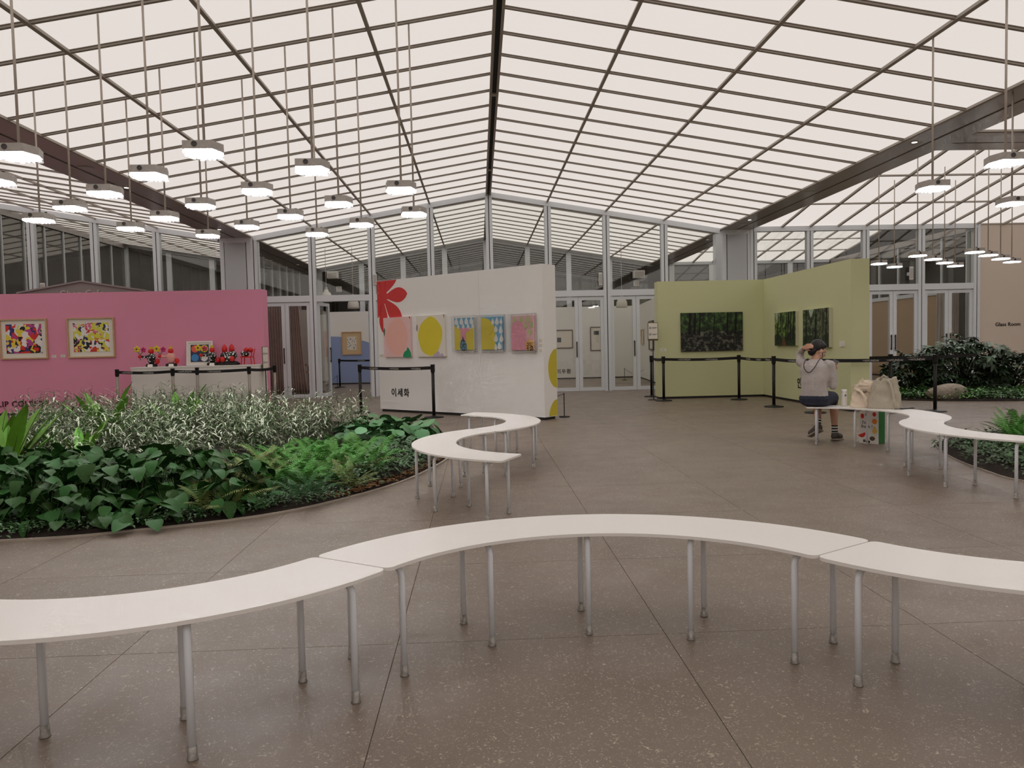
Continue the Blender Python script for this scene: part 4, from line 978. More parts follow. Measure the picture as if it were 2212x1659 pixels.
limb(body, [(.04, -.17, .545), (.05, -.205, .27)], [.045, .038]); limb(body, [(.05, -.205, .27), (.22, -.165, .42)], [.036, .024])                         # right arm
for s, k, an in ((-1, (.44, -.13, .075), (.42, -.15, -.375)), (1, (.43, .07, .085), (.30, .03, -.27))):
    limb(body, [(0, s*.09, .085), (k[0]*.55, s*.09, .09), k], [.088, .078, .058]); K = Vector(k); N = Vector(an)
    limb(body, [k, K.lerp(N, .3), K.lerp(N, .75), an], [.055, .057, .040, .034])
def hand(mb, w, d, up, side, curl):
    """palm from wrist w along d; fingers bend towards -up; thumb on the given side"""
    w = Vector(w); d = Vector(d).normalized(); up = Vector(up); up = (up-d*up.dot(d)).normalized(); s = d.cross(up)*side
    for i in range(4): limb(mb, [w+s*(.008*(i-1.5)), w+d*.075+s*(.0195*(i-1.5))], [.016, .0125], 8)
    for i, L in enumerate((.068, .078, .072, .056)):
        p0 = w+d*.075+s*(-.0195*(i-1.5)); p1 = p0+(d*math.cos(curl*.5)-up*math.sin(curl*.5))*L*.42; p2 = p1+(d*math.cos(curl*1.2)-up*math.sin(curl*1.2))*L*.33; p3 = p2+(d*math.cos(curl*1.8)-up*math.sin(curl*1.8))*L*.27
        limb(mb, [p0, p1, p2, p3], [.0092, .0088, .0082, .007], 8)
    t0 = w+d*.02+s*.022; t1 = w+d*.055+s*.045-up*.012; t2 = t1+d*.03+s*.004-up*.018; limb(mb, [t0, t1, t2], [.012, .0105, .0085], 8)
hand(body, (.035, .145, .745), (-.45, -.75, .25), (-.8, .5, .2), 1, .75); hand(body, (.22, -.165, .42), (.50, -.05, .75), (.75, .1, -.6), -1, .7)
obj('body', organic(body, .0068, 4, 'body', 'skin'), PT)
# face details
for s in (-1, 1): MB().ball(hd(.096, s*.031, -.002), .010, 8, 5, (.9, .9, .35)).build('eyelid', 'hair', PT)
MB().ball(hd(.103, 0, -.066), .016, 8, 5, (.8, .8, .35)).build('mouth', 'lip', PT)
# hair: cap of short black hair and the gathered tuft under the hand
hair = MB(); rell(hair, (-.020, 0, .028), .100, .084, .102); rell(hair, (-.066, 0, -.045), .048, .066, .070); rell(hair, (.040, 0, .066), .050, .066, .044)
limb(hair, [hd(-.085, .0, -.03), hd(-.13, .015, -.03), hd(-.15, .03, -.075)], [.036, .028, .016])
obj('hair', organic(hair, .009, 3, 'hair', 'hair'), PT)
# grey top
top = MB()
rings = ((.095, -.008, .128, .172), (.105, -.008, .134, .180), (.14, -.015, .130, .172), (.22, -.018, .122, .160), (.30, -.012, .122, .162), (.38, .002, .124, .172), (.46, .018, .120, .182), (.52, .03, .104, .175), (.56, .045, .08, .13), (.60, .065, .055, .065))
tv = [(x+rx*math.cos(2*PI*k/24), ry*math.sin(2*PI*k/24), z) for z, x, rx, ry in rings for k in range(24)]
top.add(tv, [(r*24+k, r*24+(k+1) % 24, (r+1)*24+(k+1) % 24, (r+1)*24+k) for r in range(len(rings)-1) for k in range(24)]+[tuple(reversed(range(24))), tuple((len(rings)-1)*24+k for k in range(24))])
limb(top, [(.04, .15, .54), (.06, .185, .565), (.22, .238, .66)], [.058, .060, .048]); limb(top, [(.22, .238, .66), (.075, .165, .728)], [.046, .037])
limb(top, [(.04, -.15, .54), (.04, -.185, .53), (.05, -.210, .40), (.055, -.212, .265)], [.056, .060, .056, .055]); limb(top, [(.055, -.212, .265), (.12, -.195, .325), (.20, -.172, .40)], [.054, .046, .036])
tm_ = organic(top, .010, 4, 'top', 'grey_knit')
for v in tm_.vertices:
    c = v.co; k = .004*math.sin(34*c.z+9*c.y)*math.sin(11*c.x+6*c.z+3); v.co = c+v.normal*k
obj('top', tm_, PT)
sh = MB(); ell(sh, (-.01, 0, .10), .146, .192, .10); ell(sh, (-.01, 0, .05), .135, .18, .05)
limb(sh, [(0, -.085, .09), (.22, -.10, .092), (.395, -.12, .082)], [.098, .096, .088]); limb(sh, [(0, .085, .09), (.22, .09, .098), (.39, .088, .092)], [.098, .096, .088])
ell(sh, (.405, -.12, .04), .07, .075, .075); ell(sh, (.39, .09, .05), .07, .075, .075)
shm = organic(sh, .010, 4, 'shorts', 'navy_short')
for v in shm.vertices: v.co.z = max(v.co.z, .004) if v.co.x < .10 else v.co.z
obj('shorts', shm, PT)
def sock_shoe(an, kd, toe, lab):
    A_, up, T = Vector(an), Vector(kd).normalized(), Vector(toe).normalized()
    for i in range(7): MB().tube([A_+up*(-.03+.018*i), A_+up*(-.012+.018*i)], [.039, .040], 12).build('sock_band', 'sock_white' if i % 2 else 'sock_black', PT, smooth=True)
    m = MB(); limb(m, [A_-up*.02, A_-up*.045+T*.05, A_-up*.055+T*.135], [.047, .047, .040]); ell(m, A_-up*.05-T*.02, .045, .042, .045)
    s = obj('shoe', organic(m, .009, 3, 'shoe', 'shoe'), PT)
    m2 = MB(); side = up.cross(T).normalized()
    m2.bar(A_-up*.092-T*.055, A_-up*.092+T*.165, .085, .022, up); so = m2.mesh('sole', 'sole'); bevel(so, .009); obj('sole', so, s)
    lc = MB()
    for k in (0, .025, .05): lc.tube([A_-up*.015+T*(.045+k)+side*.03-up*k*.4, A_+up*.002+T*(.05+k)-up*k*.5, A_-up*.015+T*(.045+k)-side*.03-up*k*.4], .004, 5)
    lc.tube([A_+up*.002+T*.05, A_+up*.03+T*.075+side*.03, A_+T*.09+side*.04], .003, 5); lc.build('lace', 'sole', s)
sock_shoe((.42, -.15, -.375), (.02, .02, .45), (1, -.25, -.06), 'right'); sock_shoe((.30, .03, -.27), (.13, .04, .35), (.35, .75, -.45), 'left')
cu = [(.06, -.085, .69), (.03, -.085, .625), (-.055, -.065, .585), (-.112, -.03, .50), (-.135, .02, .44), (-.135, .07, .455), (-.115, .10, .52), (-.05, .10, .585), (.02, .07, .62)]
MB().tube([tuple(.5*((2*p1)+(p2-p0)*t+(2*p0-5*p1+4*p2-p3)*t*t+(3*p1-p0-3*p2+p3)*t**3)) for i in range(len(cu)-1) for p0, p1, p2, p3 in [[Vector(cu[max(0, min(len(cu)-1, i+k))]) for k in (-1, 0, 1, 2)]] for t in (0, .25, .5, .75)], .005, 6).build('neck_cord', 'cord_brown', PT, smooth=True)
MB().tube([hd(.01, -.088, -.01), hd(.03, -.075, -.06), hd(.05, -.06, -.10)], .0035, 5).build('mask_strap', 'sock_white', PT)
MB().ball(hd(.004, -.088, -.062), .009, 8, 5).build('earring', 'sock_white', PT)
ph = MB().box(-.038, .038, -.004, .004, -.075, .075).mesh('case', 'phone_dark'); bevel(ph, .003)
pv = PT.matrix_basis @ Vector((.295, -.17, .535))
PHN = tag(obj('phone', None, None, pv, (rad(-52), rad(22), rad(-38))), 'dark grey phone held by the seated person', 'phone'); obj('case', ph, PHN); MB().box(-.034, .034, .004, .005, -.070, .070).build('screen', 'slot_black', PHN)

# ------------------------------------------------------------------ things on and under that bench
SZ = BZ+.001
bt = thing('drink_bottle', 'slim white drink bottle standing beside the person', 'bottle', (4.615, 9.575, SZ))
MB().lathe([(.034, 0), (.036, .004), (.036, .16), (.035, .172), (.030, .178)], 20).build('body', 'plinth_white', bt, smooth=True); MB().lathe([(.033, .178), (.034, .182), (.034, .208), (.031, .212)], 20).build('lid', 'bench_white', bt, smooth=True)
o = MB().box(-.010, .012, -.0372, -.0355, .128, .150).build('printed_mark', 'ink_grey', bt)
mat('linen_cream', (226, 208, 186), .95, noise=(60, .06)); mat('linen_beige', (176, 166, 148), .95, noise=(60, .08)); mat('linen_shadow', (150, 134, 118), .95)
def tote(name, label, loc, rotz, w, d, h, m, seed, lean=0):
    """a slouched cloth bag: closed body with creases, an opening rim and strap ribbons"""
    r = random.Random(seed); t = thing(name, label, 'bag', loc, rotz); nu, nv = 48, 18; vs = []; fs = []
    ph_ = [r.uniform(0, 6) for _ in range(6)]
    for j in range(nv+1):
        v = j/nv; z = h*v; taper = 1-.42*v**1.6; dep = 1-.62*v**1.2
        for i in range(nu):
            a = 2*PI*i/nu; ca, sa = math.cos(a), math.sin(a); e = .55
            x = w/2*taper*math.copysign(abs(ca)**e, ca); y = d/2*dep*math.copysign(abs(sa)**e, sa)
            cr = .016*math.sin(5*a+ph_[0]+7*v)*math.sin(3.3*v*PI+ph_[1])+.010*math.sin(9*a+ph_[2]-11*v)+.008*math.sin(13*v+ph_[3]+2*a)
            cr *= min(1, v*4)
            zz = z+(.022*math.sin(2*a+ph_[4])+.010*math.sin(3*a+ph_[5]))*v**2
            vs.append((x*(1+cr*4)+lean*v*v, y*(1+cr*4), zz))
    for j in range(nv):
        for i in range(nu): fs.append((j*nu+i, j*nu+(i+1) % nu, (j+1)*nu+(i+1) % nu, (j+1)*nu+i))
    fs.append(tuple(reversed(range(nu)))); o_ = len(vs); c = [0, 0, 0]
    for i in range(nu):
        q = vs[nv*nu+i]; vs.append((lean+(q[0]-lean)*.72, q[1]*.5, q[2]-.055))
    for i in range(nu): fs.append((nv*nu+i, nv*nu+(i+1) % nu, o_+(i+1) % nu, o_+i))
    fs.append(tuple(o_+i for i in range(nu)))
    MB().add(vs, fs).build('body', m, t, smooth=True); return t
def ribbon(t, pts, w, m, name='strap'):
    mb = MB(); P = [Vector(p) for p in pts]; vs = []; fs = []
    for i, p in enumerate(P):
        d = (P[min(i+1, len(P)-1)]-P[max(0, i-1)]).normalized(); s = d.cross(Vector((0, -1, .15))).normalized()*w/2; n = d.cross(s).normalized()*.002
        vs += [p-s-n, p+s-n, p+s+n, p-s+n]
    for i in range(len(P)-1):
        for k in range(4): fs.append((4*i+k, 4*i+(k+1) % 4, 4*i+4+(k+1) % 4, 4*i+4+k))
    fs += [(0, 3, 2, 1), (4*len(P)-4, 4*len(P)-3, 4*len(P)-2, 4*len(P)-1)]
    mb.add(vs, fs).build(name, m, t, smooth=True)
t = tote('tote_bag', 'crumpled cream cloth bag between the bottle and the beige bag', (4.755, 9.37, SZ), rad(-28), .29, .22, .26, 'linen_cream', 4)
f_ = tote('tmp', 'x', (0, 0, 0), 0, .22, .12, .12, 'linen_cream', 9); fo = f_.children[0]; fo.parent = t; fo.name = 'folded_flap'; fo.location = (.02, -.01, .215); fo.rotation_euler = (.25, .25, 0); bpy.data.objects.remove(f_)
ribbon(t, [(-.10, -.08, .24), (-.02, -.105, .20), (.03, -.125, .12), (.055, -.13, .03), (.07, -.14, .006)], .034, 'linen_cream'); ribbon(t, [(-.11, -.03, .24), (-.03, -.07, .285), (.07, -.06, .27), (.11, -.02, .22)], .034, 'linen_cream')
MB().ball((-.01, -.075, .205), .05, 12, 8, (1.2, .5, .5)).build('opening_shade', 'linen_shadow', t, smooth=True)  # solid lump in a darker linen colour, painting the shade inside the bag's mouth
t = tote('tote_bag', 'large beige cloth bag standing upright on the bench', (4.905, 9.145, SZ), rad(-38), .38, .24, .36, 'linen_beige', 11, .03)
ribbon(t, [(.04, -.05, .355), (.085, -.085, .30), (.115, -.12, .20), (.135, -.14, .10), (.145, -.135, .02)], .028, 'linen_beige'); ribbon(t, [(-.05, .0, .34), (.0, -.03, .40), (.05, -.04, .37)], .028, 'linen_beige')
t = tag(obj('pouch', None, None, (5.10, 8.98, SZ), (0, 0, rad(20))), 'small black pouch lying flat on the bench beyond the beige bag', 'pouch'); pm_ = MB().box(-.10, .10, -.02, .02, 0, .012).mesh('body', 'black'); bevel(pm_, .005); obj('body', pm_, t); MB().tube([(-.1, 0, .006), (-.16, .02, .004), (-.14, .06, .004)], .003, 5).build('strap', 'black', t)
sb = thing('shopping_bag', 'tall white shopping bag printed with fruit and a green side, standing under the bench', 'bag', (4.985, 9.58, 0), rad(-56))
mat('bag_white', (236, 232, 226), .4); mat('bag_green', (40, 110, 52), .4)
MB().box(-.125, .125, -.08, .075, 0, .004).build('bottom', 'bag_green', sb); MB().box(-.125, .125, -.083, -.08, .0, .44).build('front', 'bag_white', sb); MB().box(-.125, .125, .075, .078, .0, .44).build('back', 'bag_white', sb)
for x in (-.125, .122): MB().add([(x, -.08, 0), (x+.003, -.08, 0), (x+.003, .075, 0), (x, .075, 0), (x, -.08, .44), (x+.003, -.08, .44), (x+.003, .075, .44), (x, .075, .44)], [(0, 3, 2, 1), (4, 5, 6, 7), (0, 1, 5, 4), (1, 2, 6, 5), (2, 3, 7, 6), (3, 0, 4, 7)]).build('side', 'bag_green', sb)
obj('lettering', text_mesh("I'm", .058, .0006, .006, 1.0, 'black', 'CENTER'), sb, (-.055, -.084, .245), UPR); obj('lettering', text_mesh('fresh !', .058, .0006, .006, 1.0, 'black', 'CENTER'), sb, (-.025, -.084, .195), UPR)
def sticker(poly, m, nm): flat(sb, nm, poly, m, -.0835, .0008)
mat('fruit_red', (206, 44, 38), .5); mat('fruit_orange', (232, 140, 50), .5); mat('fruit_yellow', (228, 190, 90), .5); mat('fruit_brown', (96, 78, 60), .5)
sticker(disc(-.085, .345, .030, 12, .75, 1.1), 'fruit_red', 'printed_apple'); sticker(disc(.07, .375, .026, 12, .9, 1.1), 'fruit_red', 'printed_berry'); sticker(disc(.075, .285, .034), 'fruit_orange', 'printed_orange')
sticker(blob([(.075, .225), (.055, .19), (.045, .15), (.075, .125), (.108, .15), (.098, .19)], 4), 'fruit_yellow', 'printed_pear'); sticker([(-.095+.05*math.cos(t), .12+.05*math.sin(t)) for t in [PI+PI*i/10+.4 for i in range(11)]], 'fruit_red', 'printed_melon')
sticker(disc(.045, .065, .036, 12, 1, .8), 'fruit_brown', 'printed_kiwi'); sticker(disc(.085, .03, .026), 'paper', 'printed_radish'); sticker(disc(-.03, .365, .022, 6), 'ink_grey', 'printed_leaf'); sticker(disc(-.02, .40, .016, 6), 'moss', 'printed_leaf'); sticker(disc(-.06, .03, .02, 6), 'fruit_brown', 'printed_leaf'); sticker(disc(.0, .02, .018, 6), 'slot_black', 'printed_leaf')

# ------------------------------------------------------------------ plants
def leaf_mat(name, rgb, var=.25, rough=.42, spec=.4, vein=None):
    m = bpy.data.materials.new(name); m.use_nodes = True; MATS[name] = m; nt = m.node_tree; b = nt.nodes['Principled BSDF']
    oi = nt.nodes.new('ShaderNodeObjectInfo'); hs = nt.nodes.new('ShaderNodeHueSaturation'); hs.inputs['Color'].default_value = (*lin(rgb), 1)
    tc = nt.nodes.new('ShaderNodeTexCoord'); nz = nt.nodes.new('ShaderNodeTexNoise'); nz.inputs['Scale'].default_value = 9; nt.links.new(tc.outputs['Object'], nz.inputs['Vector'])
    ad = nt.nodes.new('ShaderNodeMath'); ad.operation = 'ADD'; nt.links.new(oi.outputs['Random'], ad.inputs[0]); nt.links.new(nz.outputs['Fac'], ad.inputs[1])
    mr = nt.nodes.new('ShaderNodeMapRange'); mr.inputs['From Max'].default_value = 2; mr.inputs['To Min'].default_value = 1-var*1.6; mr.inputs['To Max'].default_value = 1+var*1.6
    nt.links.new(ad.outputs[0], mr.inputs['Value']); nt.links.new(mr.outputs['Result'], hs.inputs['Value'])
    mh = nt.nodes.new('ShaderNodeMapRange'); mh.inputs['To Min'].default_value = .49; mh.inputs['To Max'].default_value = .515; nt.links.new(oi.outputs['Random'], mh.inputs['Value']); nt.links.new(mh.outputs['Result'], hs.inputs['Hue'])
    nt.links.new(hs.outputs['Color'], b.inputs['Base Color']); b.inputs['Roughness'].default_value = rough; b.inputs['Specular IOR Level'].default_value = spec
    return m
leaf_mat('leaf_pothos', (52, 90, 42), .30, .45, .16); leaf_mat('leaf_fern', (78, 136, 50), .30, .5, .25); leaf_mat('leaf_fern_olive', (116, 128, 70), .25, .5, .25); leaf_mat('leaf_fern_dark', (56, 102, 54), .25, .5, .25)
leaf_mat('leaf_nest', (104, 158, 50), .25, .35); leaf_mat('midrib', (46, 40, 26), .1); leaf_mat('leaf_cream', (206, 212, 190), .12, .6, .2); leaf_mat('leaf_sage', (98, 118, 82), .25, .6, .2)
leaf_mat('leaf_ground', (72, 104, 62), .30); leaf_mat('leaf_round', (74, 124, 72), .25, .35, .45); leaf_mat('leaf_shrub', (52, 70, 46), .35, .4, .4); leaf_mat('stem', (66, 84, 44), .2); leaf_mat('leaf_ivy', (92, 140, 62), .3)
def blade(mb, L, W, prof, droop=.25, fold=.15, segs=6, wave=0.0, base=Vector((0,0,0)), d=Vector((1,0,0)), up=Vector((0,0,1)), seed=0):
    """a leaf blade from base along d: prof(t) gives half width; droops against up; folded along the midrib"""
    s = d.cross(up).normalized(); o = len(mb.v); vs = []; fs = []
    for i in range(segs+1):
        t = i/segs; c = base+d*(L*t*(1-.25*droop*t))-up*(droop*L*t*t); w = W*prof(t)
        zz = wave*math.sin(t*17+seed)
        vs += [c-s*w+up*(w*fold+zz), c, c+s*w+up*(w*fold-zz)]
    for i in range(segs):
        a = i*3; fs += [(a, a+1, a+4, a+3), (a+1, a+2, a+5, a+4)]
    mb.add(vs, fs)
HEART = lambda t: (.45*(1-t)**.5*math.sin(PI*min(1, t*1.6+.18))**.7 if t < .3 else .47*math.cos((t-.3)/.7*PI/2)**.85) if t < 1 else 0
OVAL = lambda t: .5*math.sin(PI*min(1, max(0, t)))**.75
LANCE = lambda t: .5*math.sin(PI*t**.8)
ROUND = lambda t: .55*math.sqrt(max(0, 1-(2*t-1)**2))**.9 if 0 < t < 1 else 0
STRAP = lambda t: .5*min(1, .35+t*1.6)*math.cos(max(0, (t-.62)/.38)*PI/2)**.7 if t < 1 else 0
def soli(me): return me
rp = random.Random(21)
def leaf_variants(n, mname, W, prof, dr, fold, seg, mt):
    out = []
    for k in range(n):
        mb = MB(); blade(mb, 1.0, W*rp.uniform(.9, 1.1), prof, dr*rp.uniform(.5, 1.5), fold*rp.uniform(.6, 1.4), seg); out.append(mb.mesh(mname, mt, True))
    return out
LP = leaf_variants(5, 'leaf', .80, lambda t: .5*math.sin(PI*t**.58)**.75 if 0 < t < 1 else .0, .34, .20, 8, 'leaf_pothos')
LR = leaf_variants(3, 'leaf', .95, ROUND, .12, .10, 6, 'leaf_round')
def stems_mesh(n, h, spread, r=.0026, name='stems', mt='stem'):
    mb = MB()
    for k in range(n):
        a = rp.uniform(0, 2*PI); q = rp.uniform(.3, 1)*spread; mb.tube([(0, 0, 0), (q*.3*math.cos(a), q*.3*math.sin(a), h*.6), (q*math.cos(a), q*math.sin(a), h)], r, 5)
    return mb.mesh(name, mt)
def inside(p, poly):
    x, y = p; c = False
    for i in range(len(poly)):
        (x1, y1), (x2, y2) = poly[i-1], poly[i]
        if (y1 > y) != (y2 > y) and x < (x2-x1)*(y-y1)/(y2-y1)+x1: c = not c
    return c
def scatter(poly, n, dmin, seed):
    r = random.Random(seed); xs = [p[0] for p in poly]; ys = [p[1] for p in poly]; out = []; tries = 0
    while len(out) < n and tries < 20000:
        tries += 1; p = (r.uniform(min(xs), max(xs)), r.uniform(min(ys), max(ys)))
        if inside(p, poly) and all((p[0]-q[0])**2+(p[1]-q[1])**2 > dmin*dmin for q in out): out.append(p)
    return out
# --- beds
def bed(name, label, outline, soil_h, m='soil'):
    c = blob(outline, 5); t = thing(name, label, 'planting bed'); n = len(c)
    cx = sum(p[0] for p in c)/n; cy = sum(p[1] for p in c)/n
    def ring(s, z): return [(cx+(x-cx)*s, cy+(y-cy)*s, z) for x, y in c]
    vs = ring(1, .002)+ring(.992, .012)+ring(.93, soil_h)+ring(.6, soil_h)+[(cx, cy, soil_h)]
    fs = []
    for k in range(3):
        for i in range(n): fs.append((k*n+i, k*n+(i+1) % n, (k+1)*n+(i+1) % n, (k+1)*n+i))
    for i in range(n): fs.append((3*n+i, 3*n+(i+1) % n, 4*n))
    MB().add(vs, fs).build('soil', m, t)
    ev = []
    for x, y in c:
        for s, z in ((1.004, .0), (1.004, .014), (.997, .014), (.997, .0)): ev.append((cx+(x-cx)*s, cy+(y-cy)*s, z))
    ef = []
    for i in range(n):
        a = i*4; b = ((i+1) % n)*4
        for q in range(4): ef.append((a+q, a+(q+1) % 4, b+(q+1) % 4, b+q))
    MB().add(ev, ef).build('edging', 'edging', t); return t
LB = [(-9.2, 6.2), (-6, 5.6), (-3.5, 5.69), (-2.62, 5.9), (-1.7, 6.36), (-1.06, 7.2), (-.69, 8.05), (-.38, 9.46), (-.42, 10.6), (-1.0, 12.3), (-2.4, 14.2), (-5, 15.6), (-8, 15.4), (-10, 13), (-10.6, 9)]
bed('planting_bed', 'large curved planting bed filling the left of the hall', LB, .05)
bed('planting_bed', 'small curved planting bed at the right edge behind the curling bench', [(5.02, 6.6), (4.97, 7.4), (5.25, 8.45), (5.8, 9.5), (6.8, 10.2), (8.2, 10.3), (9.2, 9.2), (9.3, 7.6), (8.2, 6.2), (6.4, 5.7)], .05)
bed('planting_bed', 'planting bed with a big shrub and a stone before the beige wall', [(8.5, 16.3), (9.33, 15.33), (10.8, 14.8), (13, 14.6), (15.5, 15.2), (16.5, 17.5), (14.5, 19.3), (11.5, 19.0), (9.2, 18.0)], .05)
# mulch strip of bark chips along the right end of the left bed
mb = MB(); r = random.Random(2)
for k in range(1500):
    t = r.random(); i = min(5, int(t*6)); P = [(-1.3, 6.85), (-1.0, 7.35), (-.75, 7.95), (-.55, 8.7), (-.45, 9.3), (-.44, 10.0), (-.5, 10.6)]
    u = t*6-i; x = P[i][0]+(P[i+1][0]-P[i][0])*u-r.uniform(-.01, .22); y = P[i][1]+(P[i+1][1]-P[i][1])*u+r.uniform(0, .1)
    a = r.uniform(0, PI); l, w_ = r.uniform(.012, .03), r.uniform(.005, .01); z = .018+r.uniform(0, .02)
    ca, sa = math.cos(a), math.sin(a)
    mb.add([(x-ca*l+sa*w_, y-sa*l-ca*w_, z), (x+ca*l+sa*w_, y+sa*l-ca*w_, z+r.uniform(-.008, .012)), (x+ca*l-sa*w_, y+sa*l+ca*w_, z+.004), (x-ca*l-sa*w_, y-sa*l+ca*w_, z+.008)], [(0, 1, 2, 3)])
o = mb.build('bark_mulch', 'mulch'); o['kind'] = 'stuff'; o['label'] = 'brown bark mulch along the rim of the left planting bed'; o['category'] = 'mulch'
# --- pothos
STP = [stems_mesh(7, .30, .14) for _ in range(3)]
def pothos(x, y, h, k):
    t = thing('pothos', 'dark glossy heart leaved plant at the near edge of the left bed', 'plant', (x, y, .04), 0, 'heart leaved plants in the left bed')
    obj('stems', STP[k % 3], t, (0, 0, 0), (0, 0, rp.uniform(0, 6)), (1, 1, h/.36))
    for q in range(16):
        a = 2*PI*q/16*2.4+rp.uniform(-.4, .4); rr = rp.uniform(.02, .17); z = h*rp.uniform(.45, 1.05)
        if q > 10: z = h*rp.uniform(.08, .5); rr = rp.uniform(.12, .20)
        s = rp.uniform(.12, .18)
        obj('leaf', LP[rp.randrange(5)], t, (rr*math.cos(a), rr*math.sin(a), z), (rp.uniform(-.45, .45), rp.uniform(.0, .85), a+rp.uniform(-.6, .6)), (s, s, s))
PZN = [(-4.6, 5.72), (-3.5, 5.80), (-2.62, 6.0), (-2.0, 6.30), (-1.95, 6.7), (-2.4, 7.3), (-3.3, 7.75), (-4.4, 7.7), (-5.0, 7.0)]
for k, (x, y) in enumerate(scatter(PZN, 84, .165, 3)):
    edge = min(1, max(0, (y-5.75-max(0, (x+3.5))*.35)/.5)); pothos(x, y, .17+.22*edge+rp.uniform(-.03, .05), k)
# --- ferns
def frond_mesh(L, W, pairs, mt, arch=.5):
    mb = MB(); P = []
    for i in range(9):
        t = i/8; P.append(Vector((L*t*(1-.12*t), 0, L*(arch*t*1.0-.85*arch*t*t))))
    mb.tube(P, [.004*(1-.7*i/8) for i in range(9)], 4)
    for k in range(pairs):
        t = .14+.84*k/(pairs-1); f = t*8; i = min(7, int(f)); c = P[i].lerp(P[i+1], f-i); d = (P[i+1]-P[i]).normalized()
        w = W*math.sin(PI*min(1, t*.86+.16))**.8*(1 if t < .9 else .75)
        for sg in (-1, 1):
            dv = (Vector((0, sg, 0))*.93+d*.35+Vector((0, 0, -.12))).normalized(); n = dv.cross(d).normalized()*sg
            hw = L*.84/pairs*.40
            tip = c+dv*w-Vector((0, 0, w*.18)); m1 = c+dv*w*.5
            mb.add([c-d*hw*.6, c+d*hw*.6, m1+d*hw*.75, tip, m1-d*hw*.55], [(0, 1, 2, 4), (4, 2, 3)] if sg > 0 else [(4, 2, 1, 0), (3, 2, 4)])
    return mb.mesh('frond', mt)
FR = {m: [frond_mesh(1, w, n, m, a) for w, n, a in ((.15, 19, .55), (.18, 16, .8), (.14, 20, .38))] for m in ('leaf_fern', 'leaf_fern_olive', 'leaf_fern_dark')}
def fern(x, y, m, size, label, group, n=9, up=.0):
    t = thing('fern', label, 'plant', (x, y, .04), rp.uniform(0, 6), group)
    for q in range(n):
        a = 2*PI*q/n+rp.uniform(-.25, .25); s = size*rp.uniform(.75, 1.15)
        obj('frond', rp.choice(FR[m]), t, (.01*math.cos(a), .01*math.sin(a), .02), (rp.uniform(-.25, .25), -rp.uniform(.1, .75)-up, a), (s, s, s))
FZ = [(-2.25, 6.2), (-1.75, 6.42), (-1.35, 6.80), (-1.15, 7.2), (-1.05, 8.0), (-1.2, 8.9), (-1.5, 9.5), (-2.3, 9.3), (-2.55, 8.2), (-2.35, 7.2)]
for k, (x, y) in enumerate(scatter(FZ, 58, .18, 8)):
    m = 'leaf_fern_dark' if y < 6.95 and x > -1.95 else ('leaf_fern_olive' if x+.25*(y-7) < -1.95 or k % 6 == 0 else 'leaf_fern')
    if y > 8.2: m = 'leaf_fern'
    lab = {'leaf_fern': 'bright green fern in the middle of the left bed', 'leaf_fern_olive': 'olive green fern beside the heart leaved plants', 'leaf_fern_dark': 'dark green fern at the near rim of the left bed'}[m]
    fern(x, y, m, rp.uniform(.34, .46) if m != 'leaf_fern_dark' else rp.uniform(.28, .36), lab, lab.replace(' fern', ' ferns'))
# --- bird's nest ferns
def nest_frond(L, W, k):
    mb = MB(); up = Vector((0, 0, 1)); blade(mb, L, W, STRAP, .10, .35, 12, .007, seed=k); n = len(mb.f); mb.m = [0]*n; mb.cur = 1
    pts = [Vector((L*t*(1-.025*t), 0, -.10*L*t*t+.004)) for t in [i/8 for i in range(9)]]; mb.tube(pts, [.006*(1-.8*i/8)+.001 for i in range(9)], 5)
    return mb.mesh('frond', ['leaf_nest', 'midrib'], True)
NF = [nest_frond(1, .17, k) for k in range(4)]
def nest(x, y, size, label, n=9):
    t = thing('nest_fern', label, 'plant', (x, y, .05), rp.uniform(0, 6))
    for q in range(n):
        a = 2*PI*q/n+rp.uniform(-.2, .2); s = size*rp.uniform(.75, 1.1)
        obj('frond', NF[q % 4], t, (.03*math.cos(a), .03*math.sin(a), 0), (rp.uniform(-.3, .3), -rp.uniform(.85, 1.30), a), (s, s, s))
nest(-4.85, 7.95, .84, 'broad leaved nest fern at the left edge of the picture', 11); nest(-5.25, 8.7, .75, 'broad leaved nest fern behind the one at the left edge'); nest(-5.25, 10.9, 1.0, 'broad leaved nest fern poking up before the lettering of the pink wall')
nest(-4.75, 12.3, .86, 'broad leaved nest fern before the left end of the plinth', 7); nest(-4.55, 8.9, .6, 'broad leaved nest fern half hidden in the pale grassy plants', 8); nest(-6.1, 9.9, .74, 'broad leaved nest fern left of the pale grassy plants')
# --- pale variegated grassy shrubs
def varieg(seed):
    r = random.Random(seed); mb = MB()
    for s in range(10):
        a = r.uniform(0, 2*PI); q = r.uniform(.05, .24); H = r.uniform(.34, .62)*(1.15 if s < 2 else 1)
        top = Vector((q*math.cos(a), q*math.sin(a), H)); b0 = Vector((q*.25*math.cos(a), q*.25*math.sin(a), 0)); mb.cur = 2
        mb.tube([b0, b0.lerp(top, .5)+Vector((0, 0, .03)), top], .0016, 4, False)
        for k in range(17):
            u = .18+.82*k/16; c = b0.lerp(top, u); ang = r.uniform(0, 2*PI); el = r.uniform(-.15, .75)
            d = Vector((math.cos(ang)*math.cos(el), math.sin(ang)*math.cos(el), math.sin(el))); mb.cur = 0 if r.random() < (.50 if u > .6 else .22) else 1
            blade(mb, r.uniform(.09, .15), r.uniform(.012, .018), LANCE, r.uniform(.3, .8), .3, 3, 0, c, d, (Vector((0, 0, 1))-d*d.z).normalized())
    return mb.mesh('foliage', ['leaf_cream', 'leaf_sage', 'stem'])
VM = [varieg(s) for s in range(6)]
